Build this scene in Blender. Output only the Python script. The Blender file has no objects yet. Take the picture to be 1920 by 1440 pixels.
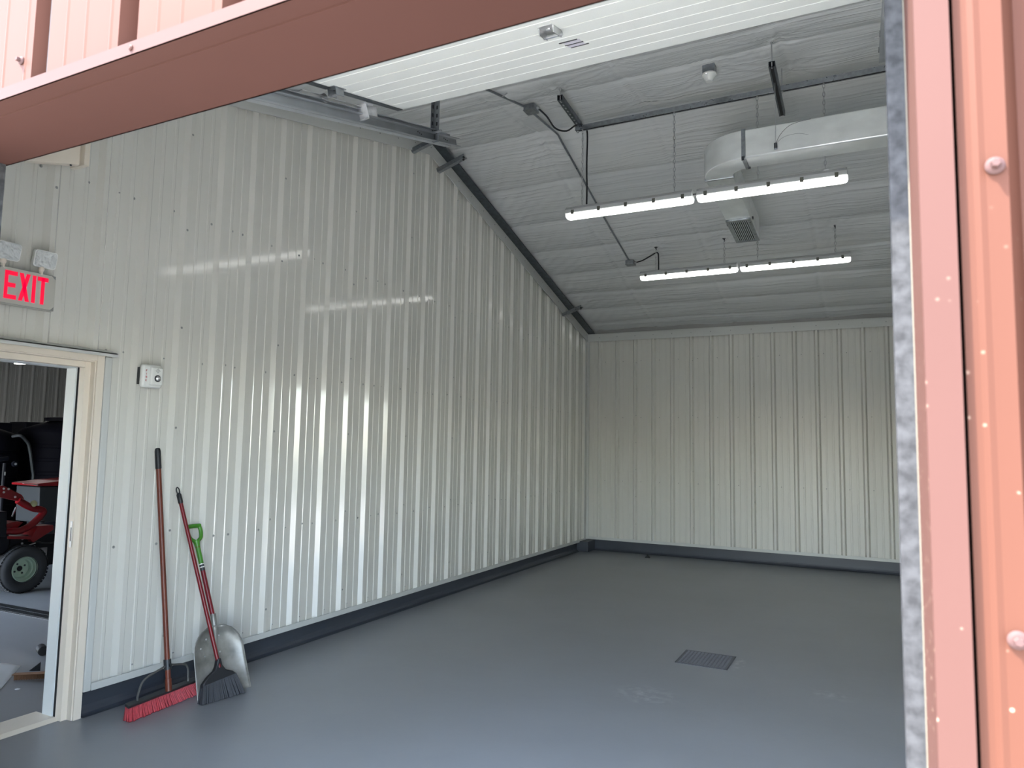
import bpy, math, random
from mathutils import Vector, Matrix
random.seed(7)
V = Vector
PI = math.pi
scn = bpy.context.scene
COL = scn.collection

# ------------------------------------------------------------------ camera
cam_d = bpy.data.cameras.new('camera')
cam = bpy.data.objects.new('camera', cam_d)
COL.objects.link(cam)
scn.camera = cam
cam_d.sensor_fit = 'HORIZONTAL'
cam_d.sensor_width = 36.0
cam_d.lens = 36.0 * 1343.66 / 1920.0
cam_d.clip_start = 0.05
cam_d.clip_end = 300
yaw, pitch, roll = .464872, .0881541, -.017519
B = Matrix(((1, 0, 0), (0, 0, 1), (0, -1, 0)))            # image right/down/forward -> world
Rr = Matrix(((math.cos(roll), -math.sin(roll), 0), (math.sin(roll), math.cos(roll), 0), (0, 0, 1)))
Rp = Matrix(((1, 0, 0), (0, math.cos(pitch), -math.sin(pitch)), (0, math.sin(pitch), math.cos(pitch))))
Ry = Matrix(((math.cos(yaw), -math.sin(yaw), 0), (math.sin(yaw), math.cos(yaw), 0), (0, 0, 1)))
Rc = Ry @ Rp @ B @ Rr
flip = Matrix(((1, 0, 0), (0, -1, 0), (0, 0, -1)))
M4 = (Rc @ flip).to_4x4()
M4.translation = V((0, 0, 1.6))
cam.matrix_world = M4
cam_d.dof.use_dof = True
cam_d.dof.focus_distance = 7.0
cam_d.dof.aperture_fstop = 7.0

# ------------------------------------------------------------------ world, sun, exposure
w = bpy.data.worlds.new('sky')
scn.world = w
w.use_nodes = True
nt = w.node_tree
nt.nodes.clear()
sky = nt.nodes.new('ShaderNodeTexSky')
sky.sky_type = 'NISHITA'
sky.sun_disc = False
sky.sun_elevation = math.radians(58)
sky.sun_rotation = math.radians(222)
sky.air_density = 1.0
sky.dust_density = 1.0
bg = nt.nodes.new('ShaderNodeBackground')
bg.inputs['Strength'].default_value = 0.9
wo = nt.nodes.new('ShaderNodeOutputWorld')
hs = nt.nodes.new('ShaderNodeHueSaturation')
hs.inputs['Saturation'].default_value = .75
nt.links.new(sky.outputs[0], hs.inputs['Color'])
nt.links.new(hs.outputs[0], bg.inputs[0])
nt.links.new(bg.outputs[0], wo.inputs[0])

sd = V((1.0, 1.0, -2.4)).normalized()
sun_d = bpy.data.lights.new('sun', 'SUN')
sun_d.energy = 10.0
sun_d.angle = math.radians(0.6)
sun_d.color = (1.0, .95, .87)
sun = bpy.data.objects.new('sun', sun_d)
sun.rotation_euler = sd.to_track_quat('-Z', 'Y').to_euler()
sun.location = (-3, -5, 9)
COL.objects.link(sun)

scn.view_settings.view_transform = 'Standard'
scn.view_settings.look = 'None'
scn.view_settings.gamma = 1.0
scn.view_settings.use_curve_mapping = False
scn.view_settings.exposure = 1.95
LAMP = 1.45            # emission of the tube lamps' lenses

# ------------------------------------------------------------------ materials
def srgb(r, g, b):
    f = lambda c: (c / 255 / 12.92) if c / 255 <= .04045 else ((c / 255 + .055) / 1.055) ** 2.4
    return (f(r), f(g), f(b), 1)

def newmat(name, col, rough=.5, metal=0.0, spec=.5):
    m = bpy.data.materials.new(name)
    m.use_nodes = True
    b = m.node_tree.nodes['Principled BSDF']
    b.inputs['Base Color'].default_value = (col[0], col[1], col[2], 1)
    b.inputs['Roughness'].default_value = rough
    b.inputs['Metallic'].default_value = metal
    b.inputs['Specular IOR Level'].default_value = spec
    return m

def vary(m, scale=(3, 3, 3), amount=.12, detail=4, dark=None, rot=(0, 0, 0), lo=.35, hi=.65, rough=0.0):
    """mix the base colour with a tone of it by noise in object space"""
    t = m.node_tree
    b = t.nodes['Principled BSDF']
    base = b.inputs['Base Color'].default_value[:]
    tc = t.nodes.new('ShaderNodeTexCoord')
    mp = t.nodes.new('ShaderNodeMapping')
    mp.inputs['Scale'].default_value = scale
    mp.inputs['Rotation'].default_value = rot
    nz = t.nodes.new('ShaderNodeTexNoise')
    nz.inputs['Scale'].default_value = 1
    nz.inputs['Detail'].default_value = detail
    rmp = t.nodes.new('ShaderNodeMapRange')
    rmp.inputs[1].default_value = lo
    rmp.inputs[2].default_value = hi
    mx = t.nodes.new('ShaderNodeMix')
    mx.data_type = 'RGBA'
    mx.inputs[6].default_value = base
    mx.inputs[7].default_value = dark if dark else tuple(c * (1 - amount) for c in base[:3]) + (1,)
    L = t.links.new
    L(tc.outputs['Object'], mp.inputs[0]); L(mp.outputs[0], nz.inputs[0]); L(nz.outputs[0], rmp.inputs[0])
    L(rmp.outputs[0], mx.inputs[0]); L(mx.outputs[2], b.inputs['Base Color'])
    if rough:
        r0 = b.inputs['Roughness'].default_value
        rr = t.nodes.new('ShaderNodeMapRange')
        rr.inputs[3].default_value = r0 - rough
        rr.inputs[4].default_value = r0 + rough
        L(nz.outputs[0], rr.inputs[0]); L(rr.outputs[0], b.inputs['Roughness'])
    return m

def bump(m, scale=(60, 60, 60), strength=.2, dist=.01, detail=2, rot=(0, 0, 0), prev=None, distort=0.0):
    t = m.node_tree
    b = t.nodes['Principled BSDF']
    tc = t.nodes.new('ShaderNodeTexCoord')
    mp = t.nodes.new('ShaderNodeMapping')
    mp.inputs['Scale'].default_value = scale
    mp.inputs['Rotation'].default_value = rot
    nz = t.nodes.new('ShaderNodeTexNoise')
    nz.inputs['Scale'].default_value = 1
    nz.inputs['Detail'].default_value = detail
    nz.inputs['Distortion'].default_value = distort
    bp = t.nodes.new('ShaderNodeBump')
    bp.inputs['Strength'].default_value = strength
    bp.inputs['Distance'].default_value = dist
    L = t.links.new
    L(tc.outputs['Object'], mp.inputs[0]); L(mp.outputs[0], nz.inputs[0]); L(nz.outputs[0], bp.inputs['Height'])
    if prev:
        L(prev.outputs[0], bp.inputs['Normal'])
    L(bp.outputs[0], b.inputs['Normal'])
    return bp

M = {}
M['wall'] = bump_m = newmat('wall_paint', srgb(213, 212, 204), .36, 0, .5)
vary(M['wall'], (1.2, 1.2, .35), .05, 3)
bump(M['wall'], (9, 9, .6), .05, .004, 2)
M['wall_left'] = newmat('wall_paint_gloss', srgb(213, 212, 204), .36, 0, .5)
vary(M['wall_left'], (1.2, 1.2, .35), .05, 3)
M['wall_left'].node_tree.nodes['Principled BSDF'].inputs['Coat Weight'].default_value = 1.0
M['wall_left'].node_tree.nodes['Principled BSDF'].inputs['Coat IOR'].default_value = 1.52
M['wall_left'].node_tree.nodes['Principled BSDF'].inputs['Coat Roughness'].default_value = .085
bump(M['wall_left'], (8, 8, 1.2), .06, .004, 2)
M['wall_trim'] = newmat('trim_paint', srgb(198, 200, 196), .38)
M['screw_in'] = newmat('screw_paint', srgb(150, 152, 150), .35, .3)
M['cream'] = vary(newmat('frame_paint', srgb(232, 222, 206), .42), (3, 3, 1), .05)
M['white_cool'] = newmat('cool_white', srgb(226, 232, 232), .4)  # hall daylight on the outer frame, put into the colour
M['dark_gap'] = newmat('gap_black', (.006, .006, .008), .6)
M['curb'] = vary(newmat('curb_shaded', srgb(60, 65, 74), .45), (2, 2, 4), .15)  # floor paint made darker, the upright faces' lesser light in the colour
M['galv'] = vary(newmat('galvanised', (.36, .385, .41), .30, .85), (26, 26, 26), .25, 5, rough=.08)
M['galv_dark'] = vary(newmat('galvanised_dark', (.15, .17, .19), .38, .85), (20, 20, 20), .25, 5, rough=.08)
M['galv_post'] = vary(newmat('galvanised_post', (.050, .051, .054), .75, 0, .05), (55, 55, 55), .5, 6, rough=.1)
M['duct'] = vary(newmat('duct_metal', (.84, .87, .86), .36, .45), (5, 5, 9), .12, 5, rough=.07)
M['steel'] = newmat('bright_steel', (.62, .63, .64), .3, .9)
M['steel_dark'] = newmat('dark_steel', (.05, .055, .06), .45, .6)
M['black'] = newmat('black_rubber', (.012, .013, .016), .5)
M['black_gloss'] = newmat('black_plastic', (.004, .0045, .009), .45, 0, .3)
M['white_pl'] = newmat('white_plastic', srgb(228, 230, 226), .4)
M['sign'] = newmat('sign_plastic', srgb(190, 190, 180), .4)
M['brown'] = vary(newmat('red_brown_panel', srgb(70, 42, 32), .62, 0, .10), (1.3, 1.3, 1.3), .10, 3)
bump(M['brown'], (5, 5, 5), .06, .01, 2)
M['brown_trim'] = vary(newmat('red_brown_trim', srgb(67, 45, 40), .62, 0, .10), (2, 2, 2), .08, 3)
M['door_panel'] = newmat('door_panel_white', srgb(226, 229, 224), .42)
bump(M['door_panel'], (260, 260, 260), .25, .002, 2)
M['green'] = newmat('green_plastic', srgb(64, 128, 36), .4)
M['red_metal'] = newmat('red_handle', srgb(112, 14, 24), .35)
M['wood'] = vary(newmat('stained_wood', srgb(112, 54, 38), .4), (40, 40, 3), .3, 3)
M['bristle_red'] = vary(newmat('red_bristle', srgb(184, 56, 66), .6), (90, 90, 4), .35, 2)
M['bristle_black'] = vary(newmat('black_bristle', (.02, .023, .03), .55), (90, 90, 4), .4, 2)
M['scoop'] = vary(newmat('worn_aluminium', (.30, .295, .27), .46, .35), (9, 9, 9), .5, 6, lo=.42, hi=.72, rough=.08)
M['mower_red'] = newmat('mower_red', srgb(118, 8, 18), .3)
M['rim'] = newmat('rim_green_white', srgb(176, 198, 178), .45)
M['tire'] = bump_t = newmat('tire_rubber', (.03, .032, .036), .75)
M['tank'] = newmat('tank_plastic', (.002, .002, .006), .7, 0, .12)
M['concrete'] = vary(newmat('concrete', srgb(150, 152, 156), .7), (2, 2, 2), .2, 6)
M['ground'] = vary(newmat('ground_concrete', srgb(176, 172, 164), .85), (.8, .8, .8), .15, 6)
M['cardboard'] = newmat('cardboard', srgb(140, 105, 80), .8)
M['paper'] = newmat('paper', srgb(225, 228, 230), .6)
M['label'] = newmat('label_white', srgb(220, 220, 214), .5)
M['hopper'] = newmat('hopper_grey', srgb(44, 47, 50), .6, 0, .3)
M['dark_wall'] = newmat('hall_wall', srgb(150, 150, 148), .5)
M['lens_clear'] = newmat('ribbed_lens', srgb(206, 210, 208), .22)
bump(M['lens_clear'], (90, 45, 45), 1.0, .02, 1, rot=(.6, 0, 0))
M['fix_grey'] = newmat('fixture_grey', srgb(176, 178, 178), .5)
M['drain_grey'] = newmat('cast_grate', srgb(96, 98, 102), .6)
M['screw_ext'] = newmat('screw_brown_grey', srgb(72, 54, 52), .75, 0, .1)
M['track'] = vary(newmat('track_steel', (.42, .45, .48), .36, .6), (7, 7, 7), .15, 2, rough=.04)
M['plate'] = vary(newmat('plate_steel', (.60, .62, .64), .38, .35), (40, 40, 40), .2, 5)
M['ground_dark_far'] = vary(newmat('far_ground_dark', srgb(98, 98, 78), .9), (1, 1, 1), .3, 6)
M['edge_cream'] = newmat('pale_edge', srgb(92, 86, 76), .6, 0, .2)  # narrow pale strip along the inner edge of the jamb return
M['clip'] = newmat('steel_clip', (.13, .13, .11), .4, .5)

def emis(name, col, s):
    m = bpy.data.materials.new(name)
    m.use_nodes = True
    b = m.node_tree.nodes['Principled BSDF']
    b.inputs['Base Color'].default_value = (.8, .8, .8, 1)
    b.inputs['Emission Color'].default_value = (col[0], col[1], col[2], 1)
    b.inputs['Emission Strength'].default_value = s
    return m
M['lamp'] = emis('lamp_lens', (1, 1.0, .96), LAMP)
M['lamp_hall'] = emis('hall_lamp_lens', (1, 1, .97), 4)
M['exit_red'] = emis('exit_letter_red', (1, .0, .045), .26)
M['exit_red'].node_tree.nodes['Principled BSDF'].inputs['Base Color'].default_value = (.25, .0, .008, 1)
M['fire_red'] = newmat('fire_letter_red', srgb(170, 20, 30), .5)

def specks(m, scale, dens, top):
    # dried splash spots, denser near the ground
    t = m.node_tree; b = t.nodes['Principled BSDF']; L = t.links.new
    src = b.inputs['Base Color'].links[0].from_socket
    tc = t.nodes.new('ShaderNodeTexCoord')
    vo = t.nodes.new('ShaderNodeTexVoronoi'); vo.inputs['Scale'].default_value = scale
    L(tc.outputs['Object'], vo.inputs['Vector'])
    sp = t.nodes.new('ShaderNodeSeparateColor'); L(vo.outputs['Color'], sp.inputs[0])
    g1 = t.nodes.new('ShaderNodeMath'); g1.operation = 'GREATER_THAN'; g1.inputs[1].default_value = 1 - dens; L(sp.outputs[0], g1.inputs[0])
    rd = t.nodes.new('ShaderNodeMapRange'); rd.inputs[1].default_value = .20; rd.inputs[2].default_value = .10
    L(vo.outputs['Distance'], rd.inputs[0])
    xy = t.nodes.new('ShaderNodeSeparateXYZ'); L(tc.outputs['Object'], xy.inputs[0])
    zr = t.nodes.new('ShaderNodeMapRange'); zr.inputs[1].default_value = top; zr.inputs[2].default_value = top * .55
    L(xy.outputs[2], zr.inputs[0])
    m1 = t.nodes.new('ShaderNodeMath'); m1.operation = 'MULTIPLY'; L(g1.outputs[0], m1.inputs[0]); L(rd.outputs[0], m1.inputs[1])
    m2 = t.nodes.new('ShaderNodeMath'); m2.operation = 'MULTIPLY'; L(m1.outputs[0], m2.inputs[0]); L(zr.outputs[0], m2.inputs[1])
    mx = t.nodes.new('ShaderNodeMix'); mx.data_type = 'RGBA'; L(m2.outputs[0], mx.inputs[0]); L(src, mx.inputs[6])
    mx.inputs[7].default_value = srgb(150, 130, 112)
    L(mx.outputs[2], b.inputs['Base Color'])
specks(M['brown'], 75, .20, 1.9)
specks(M['brown_trim'], 75, .20, 1.9)

# ceiling facing: white vinyl with pulled wrinkles
mc = newmat('insulation_facing', srgb(212, 214, 213), .45)
M['ceiling'] = mc
def wrinkles(m):
    t = m.node_tree
    b = t.nodes['Principled BSDF']
    L = t.links.new
    tc = t.nodes.new('ShaderNodeTexCoord')
    prev = None
    for (scale, ang, dist, st, seed) in (((.7, 26, 3), -10, .25, .34, 0), ((.4, 11, 3), 6, .4, .34, 4), ((1.2, 38, 3), 24, .2, .26, 9)):
        mp = t.nodes.new('ShaderNodeMapping'); mp.inputs['Scale'].default_value = scale
        mp.inputs['Rotation'].default_value = (0, 0, math.radians(ang)); mp.inputs['Location'].default_value = (seed, seed, seed)
        nz = t.nodes.new('ShaderNodeTexNoise'); nz.inputs['Scale'].default_value = 1; nz.inputs['Detail'].default_value = 1.5; nz.inputs['Distortion'].default_value = dist
        rg = t.nodes.new('ShaderNodeMapRange'); rg.interpolation_type = 'SMOOTHSTEP'; rg.inputs[1].default_value = .45; rg.inputs[2].default_value = .72
        mk = t.nodes.new('ShaderNodeTexNoise'); mk.inputs['Scale'].default_value = .9 + seed * .05; mk.inputs['Detail'].default_value = 1
        mr = t.nodes.new('ShaderNodeMapRange'); mr.inputs[1].default_value = .42; mr.inputs[2].default_value = .62; mr.inputs[3].default_value = .12
        mu = t.nodes.new('ShaderNodeMath'); mu.operation = 'MULTIPLY'
        bp = t.nodes.new('ShaderNodeBump'); bp.inputs['Strength'].default_value = st; bp.inputs['Distance'].default_value = .02
        ad = t.nodes.new('ShaderNodeVectorMath'); ad.inputs[1].default_value = (seed * 3.1, seed * 1.7, 0)
        L(tc.outputs['Object'], mp.inputs[0]); L(mp.outputs[0], nz.inputs[0]); L(nz.outputs[0], rg.inputs[0])
        L(tc.outputs['Object'], ad.inputs[0]); L(ad.outputs[0], mk.inputs[0]); L(mk.outputs[0], mr.inputs[0])
        L(rg.outputs[0], mu.inputs[0]); L(mr.outputs[0], mu.inputs[1]); L(mu.outputs[0], bp.inputs['Height'])
        if prev: L(prev.outputs[0], bp.inputs['Normal'])
        prev = bp
    L(prev.outputs[0], b.inputs['Normal'])
wrinkles(mc)

# floor paint: grey epoxy, soft gloss, a few pale scuffs
def floor_mat():
    m = newmat('epoxy_floor', srgb(118, 123, 127), .36, 0, .5)
    t = m.node_tree
    b = t.nodes['Principled BSDF']
    L = t.links.new
    tc = t.nodes.new('ShaderNodeTexCoord')
    n1 = t.nodes.new('ShaderNodeTexNoise'); n1.inputs['Scale'].default_value = .9; n1.inputs['Detail'].default_value = 6
    L(tc.outputs['Object'], n1.inputs[0])
    mx = t.nodes.new('ShaderNodeMix'); mx.data_type = 'RGBA'
    mx.inputs[6].default_value = srgb(122, 125, 127); mx.inputs[7].default_value = srgb(141, 145, 149)
    L(n1.outputs[0], mx.inputs[0])
    last = mx.outputs[2]
    for (x, y, rx, ry, col, k) in [(-1.36, 4.75, .25, .22, srgb(170, 172, 176), .55), (-.28, 5.35, .2, .12, srgb(165, 167, 170), .45),
                                   (-.15, 3.95, .09, .06, srgb(60, 62, 66), .7), (-.93, 5.76, .05, .2, srgb(190, 190, 190), .5)]:
        mp = t.nodes.new('ShaderNodeMapping')
        mp.inputs['Location'].default_value = (-x / rx, -y / ry, 0)
        mp.inputs['Scale'].default_value = (1 / rx, 1 / ry, 1)
        L(tc.outputs['Object'], mp.inputs[0])
        ln = t.nodes.new('ShaderNodeVectorMath'); ln.operation = 'LENGTH'
        L(mp.outputs[0], ln.inputs[0])
        mr = t.nodes.new('ShaderNodeMapRange'); mr.inputs[1].default_value = 1; mr.inputs[2].default_value = .1
        mr.inputs[3].default_value = 0; mr.inputs[4].default_value = k * 1.6
        L(ln.outputs['Value'], mr.inputs[0])
        n2 = t.nodes.new('ShaderNodeTexNoise'); n2.inputs['Scale'].default_value = 16; n2.inputs['Detail'].default_value = 6
        L(tc.outputs['Object'], n2.inputs[0])
        m2 = t.nodes.new('ShaderNodeMapRange'); m2.inputs[1].default_value = .45 if k < .6 else .2; m2.inputs[2].default_value = .7 if k < .6 else .4
        L(n2.outputs[0], m2.inputs[0])
        mu = t.nodes.new('ShaderNodeMath'); mu.operation = 'MULTIPLY'
        L(mr.outputs[0], mu.inputs[0]); L(m2.outputs[0], mu.inputs[1])
        mm = t.nodes.new('ShaderNodeMix'); mm.data_type = 'RGBA'
        L(mu.outputs[0], mm.inputs[0]); L(last, mm.inputs[6]); mm.inputs[7].default_value = col
        last = mm.outputs[2]
    L(last, b.inputs['Base Color'])
    bump(m, (3, 3, 3), .12, .02, 5)
    return m
M['floor'] = floor_mat()

# ------------------------------------------------------------------ mesh helpers
ORG = {}

class MB:
    def __init__(s):
        s.v, s.f, s.m = [], [], []
    def add(s, vs, fs, mi=0):
        o = len(s.v)
        s.v += [V(p) for p in vs]
        s.f += [tuple(i + o for i in f) for f in fs]
        s.m += [mi] * len(fs)
        return s
    def box(s, x0, x1, y0, y1, z0, z1, mi=0):
        vs = [(x, y, z) for z in (z0, z1) for y in (y0, y1) for x in (x0, x1)]
        return s.add(vs, [(0, 2, 3, 1), (4, 5, 7, 6), (0, 1, 5, 4), (2, 6, 7, 3), (0, 4, 6, 2), (1, 3, 7, 5)], mi)
    def obox(s, c, ax, ay, az, hx, hy, hz, mi=0):
        c = V(c)
        vs = [c + ax * (i * hx) + ay * (j * hy) + az * (k * hz) for k in (-1, 1) for j in (-1, 1) for i in (-1, 1)]
        return s.add(vs, [(0, 2, 3, 1), (4, 5, 7, 6), (0, 1, 5, 4), (2, 6, 7, 3), (0, 4, 6, 2), (1, 3, 7, 5)], mi)
    def bar(s, p, q, wd, ht, up=(0, 0, 1), mi=0):
        p, q = V(p), V(q)
        d = (q - p); L = d.length; d.normalize()
        up = V(up); sx = d.cross(up)
        if sx.length < 1e-4: sx = d.cross(V((1, 0, 0)))
        sx.normalize(); uz = sx.cross(d).normalized()
        return s.obox((p + q) / 2, sx, d, uz, wd / 2, L / 2, ht / 2, mi)
    def tube(s, pts, r, n=8, closed=False, mi=0):
        P = [V(p) for p in pts]; N = len(P)
        rs = r if isinstance(r, (list, tuple)) else [r] * N
        o = len(s.v); prev = None
        for i in range(N):
            if closed: d = P[(i + 1) % N] - P[i - 1]
            else: d = P[min(i + 1, N - 1)] - P[max(i - 1, 0)]
            d.normalize()
            if prev is None:
                a = d.orthogonal().normalized()
            else:
                a = prev - d * prev.dot(d)
                a = a.normalized() if a.length > 1e-6 else d.orthogonal().normalized()
            prev = a; c = d.cross(a)
            for k in range(n):
                t = 2 * PI * k / n
                s.v.append(P[i] + (a * math.cos(t) + c * math.sin(t)) * rs[i])
        segs = N if closed else N - 1
        for i in range(segs):
            j = (i + 1) % N
            for k in range(n):
                k2 = (k + 1) % n
                s.f.append((o + i * n + k, o + i * n + k2, o + j * n + k2, o + j * n + k)); s.m.append(mi)
        if not closed:
            s.f.append(tuple(o + k for k in range(n))[::-1]); s.m.append(mi)
            s.f.append(tuple(o + (N - 1) * n + k for k in range(n))); s.m.append(mi)
        return s
    def lathe(s, c, ax, prof, n=24, mi=0, caps=True):
        """prof: (radius, height along ax)"""
        c, ax = V(c), V(ax).normalized()
        a = ax.orthogonal().normalized(); b = ax.cross(a)
        o = len(s.v); N = len(prof)
        for (r, h) in prof:
            for k in range(n):
                t = 2 * PI * k / n
                s.v.append(c + ax * h + (a * math.cos(t) + b * math.sin(t)) * max(r, 1e-4))
        for i in range(N - 1):
            for k in range(n):
                k2 = (k + 1) % n
                s.f.append((o + i * n + k, o + i * n + k2, o + (i + 1) * n + k2, o + (i + 1) * n + k)); s.m.append(mi)
        if caps:
            s.f.append(tuple(o + k for k in range(n))[::-1]); s.m.append(mi)
            s.f.append(tuple(o + (N - 1) * n + k for k in range(n))); s.m.append(mi)
        return s
    def prism(s, pts, ext, mi=0):
        P = [V(p) for p in pts]; e = V(ext); n = len(P)
        return s.add(P + [p + e for p in P], [tuple(range(n))[::-1], tuple(range(n, 2 * n))] +
                     [(i, (i + 1) % n, n + (i + 1) % n, n + i) for i in range(n)], mi)
    def grid(s, fn, nu, nv, mi=0):
        o = len(s.v)
        for j in range(nv + 1):
            for i in range(nu + 1):
                s.v.append(V(fn(i / nu, j / nv)))
        for j in range(nv):
            for i in range(nu):
                a = o + j * (nu + 1) + i
                s.f.append((a, a + 1, a + nu + 2, a + nu + 1)); s.m.append(mi)
        return s
    def islands(s):
        par = list(range(len(s.v)))
        def fd(a):
            while par[a] != a:
                par[a] = par[par[a]]; a = par[a]
            return a
        for f in s.f:
            for q in f[1:]: par[fd(q)] = fd(f[0])
        out = {}
        for f, m_ in zip(s.f, s.m): out.setdefault(fd(f[0]), []).append((f, m_))
        res = []
        for fs in out.values():
            ids = sorted({i for f, _ in fs for i in f}); mp_ = {i: k for k, i in enumerate(ids)}
            b_ = MB(); b_.v = [s.v[i] for i in ids]; b_.f = [tuple(mp_[i] for i in f) for f, _ in fs]; b_.m = [q for _, q in fs]
            res.append(b_)
        return res
    def build_each(s, name, mats, parent, **kw):
        return [b_.build(name, mats, parent, **kw) for b_ in s.islands()]
    def build(s, name, mats, parent=None, loc=None, smooth=35, bevel=0, solid=0):
        if not isinstance(mats, (list, tuple)): mats = [mats]
        if parent is not None:
            o0 = ORG[parent.name]; l = V((0, 0, 0)); org = o0
        else:
            if loc is None:
                lo = [min(p[i] for p in s.v) for i in range(3)]; hi = [max(p[i] for p in s.v) for i in range(3)]
                loc = ((lo[0] + hi[0]) / 2, (lo[1] + hi[1]) / 2, lo[2])
            l = V(loc); org = V(loc)
        me = bpy.data.meshes.new(name)
        me.from_pydata([tuple(p - org) for p in s.v], [], s.f)
        for mt in mats: me.materials.append(M[mt] if isinstance(mt, str) else mt)
        if len(mats) > 1:
            for p, i in zip(me.polygons, s.m): p.material_index = i
        import bmesh
        bm = bmesh.new(); bm.from_mesh(me)
        bmesh.ops.recalc_face_normals(bm, faces=bm.faces)
        bm.to_mesh(me); bm.free()
        if smooth:
            for p in me.polygons: p.use_smooth = True
            me.set_sharp_from_angle(angle=math.radians(smooth))
        ob = bpy.data.objects.new(name, me)
        COL.objects.link(ob)
        ob.location = l
        if parent is not None: ob.parent = parent
        ORG[ob.name] = org
        if solid:
            md = ob.modifiers.new('thick', 'SOLIDIFY'); md.thickness = solid; md.offset = 0
        if bevel:
            md = ob.modifiers.new('edge', 'BEVEL'); md.width = bevel; md.segments = 2; md.limit_method = 'ANGLE'
        return ob

def thing(name, loc, label, cat, group=None):
    o = bpy.data.objects.new(name, None)
    o.empty_display_size = .1
    COL.objects.link(o); o.location = loc
    ORG[o.name] = V(loc)
    return tag(o, label, cat, group)
def tag(o, label, cat, group=None, kind=None):
    o['label'] = label; o['category'] = cat
    if group: o['group'] = group
    if kind: o['kind'] = kind
    return o
def struct(o, label=None, cat=None):
    o['kind'] = 'structure'
    if label: o['label'] = label
    if cat: o['category'] = cat
    return o
def tree_copy(o, parent=None):
    c = o.copy(); COL.objects.link(c)
    if parent is not None: c.parent = parent
    for ch in list(o.children): tree_copy(ch, c)
    return c

def lerp(a, b, t): return a + (b - a) * t
def interp(prof, x):
    if x <= prof[0][0]:
        (a, b), (c, d) = prof[0], prof[1]
    elif x >= prof[-1][0]:
        (a, b), (c, d) = prof[-2], prof[-1]
    else:
        for (a, b), (c, d) in zip(prof[:-1], prof[1:]):
            if a <= x <= c: break
    return b + (d - b) * (x - a) / (c - a)

# ------------------------------------------------------------------ ribbed sheet
P = .2935
def rib_breaks(t0, t1, c0, pitch, hb=.043, ht=.013, h=.03, mh=.006):
    """list of (t, height) corners of a liner panel between t0 and t1; ribs centred on c0+k*pitch"""
    out = []
    k0 = int(math.floor((t0 - c0) / pitch)) - 1
    k1 = int(math.ceil((t1 - c0) / pitch)) + 1
    for k in range(k0, k1 + 1):
        c = c0 + k * pitch
        out += [(c - hb, 0), (c - ht, h), (c + ht, h), (c + hb, 0)]
        for q in (1 / 3, 2 / 3):
            m = c + pitch * q + (.004 if q < .5 else -.004)
            out += [(m - .013, 0), (m - .008, mh), (m + .008, mh), (m + .013, 0)]
    ins = [(t, hh) for t, hh in out if t0 < t < t1]
    return [(t0, interp(out, t0))] + ins + [(t1, interp(out, t1))]

XL = -4.15           # flats of the left wall liner
YB = 10.97           # flats of the back wall liner
RAFT = [(1.0, 3.545), (3.952, 4.276), (6.16, 4.812), (10.97, 3.462)]     # top of gable trim (y, z)
CEIL = [(1.0, 3.645), (5.22, 4.658), (5.71, 4.776), (6.10, 4.81), (6.47, 4.82), (8.1, 4.335), (9.2, 4.03), (11.2, 3.50)]

# floor
fl = MB().add([(-18.3, 1.0, 0), (1.9, 1.0, 0), (1.9, 14.2, 0), (-18.3, 14.2, 0)], [(0, 1, 2, 3)])
fl.add([(-2.25, .80, 0), (.12, .80, 0), (.12, 1.0, 0), (-2.25, 1.0, 0)], [(0, 1, 2, 3)])
struct(fl.build('floor', 'floor', loc=(0, 0, 0)))
gr = MB().add([(-30, -6.5, -.02), (30, -6.5, -.02), (30, .95, -.02), (-30, .95, -.02)], [(0, 1, 2, 3)])
struct(MB().add([(-60, -60, -.03), (60, -60, -.03), (60, -6.5, -.03), (-60, -6.5, -.03)], [(0, 1, 2, 3)]).build('ground_beyond', 'ground_dark_far', loc=(0, 0, 0)))  # unseen ground, made darker to cut the light bounced indoors
struct(gr.build('ground', 'ground', loc=(0, 0, 0)))

# left wall (gable) with door hole
DY0, DY1, DZ = 1.72, 2.74, 2.115
wl = MB()
def wl_top(y): return interp(RAFT, y) - .06
br = rib_breaks(1.07, YB, 3.548, .2923, hb=.040, ht=.014, h=.032, mh=.005)
def wl_strip(lst, zb, zt):
    for (a, ha), (b, hb) in zip(lst[:-1], lst[1:]):
        wl.add([(XL + ha, a, zb), (XL + hb, b, zb), (XL + hb, b, zt(b)), (XL + ha, a, zt(a))], [(0, 1, 2, 3)])
def clip(lst, a, b):
    return [(a, interp(lst, a))] + [q for q in lst if a < q[0] < b] + [(b, interp(lst, b))]
wl_strip(clip(br, 1.07, DY0), .15, wl_top)
b2 = clip(br, DY0, DY1)
for (a, ha), (b, hb) in zip(b2[:-1], b2[1:]):
    wl.add([(XL + ha, a, DZ), (XL + hb, b, DZ), (XL + hb, b, wl_top(b)), (XL + ha, a, wl_top(a))], [(0, 1, 2, 3)])
wl_strip(clip(br, DY1, YB), .15, wl_top)
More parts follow.
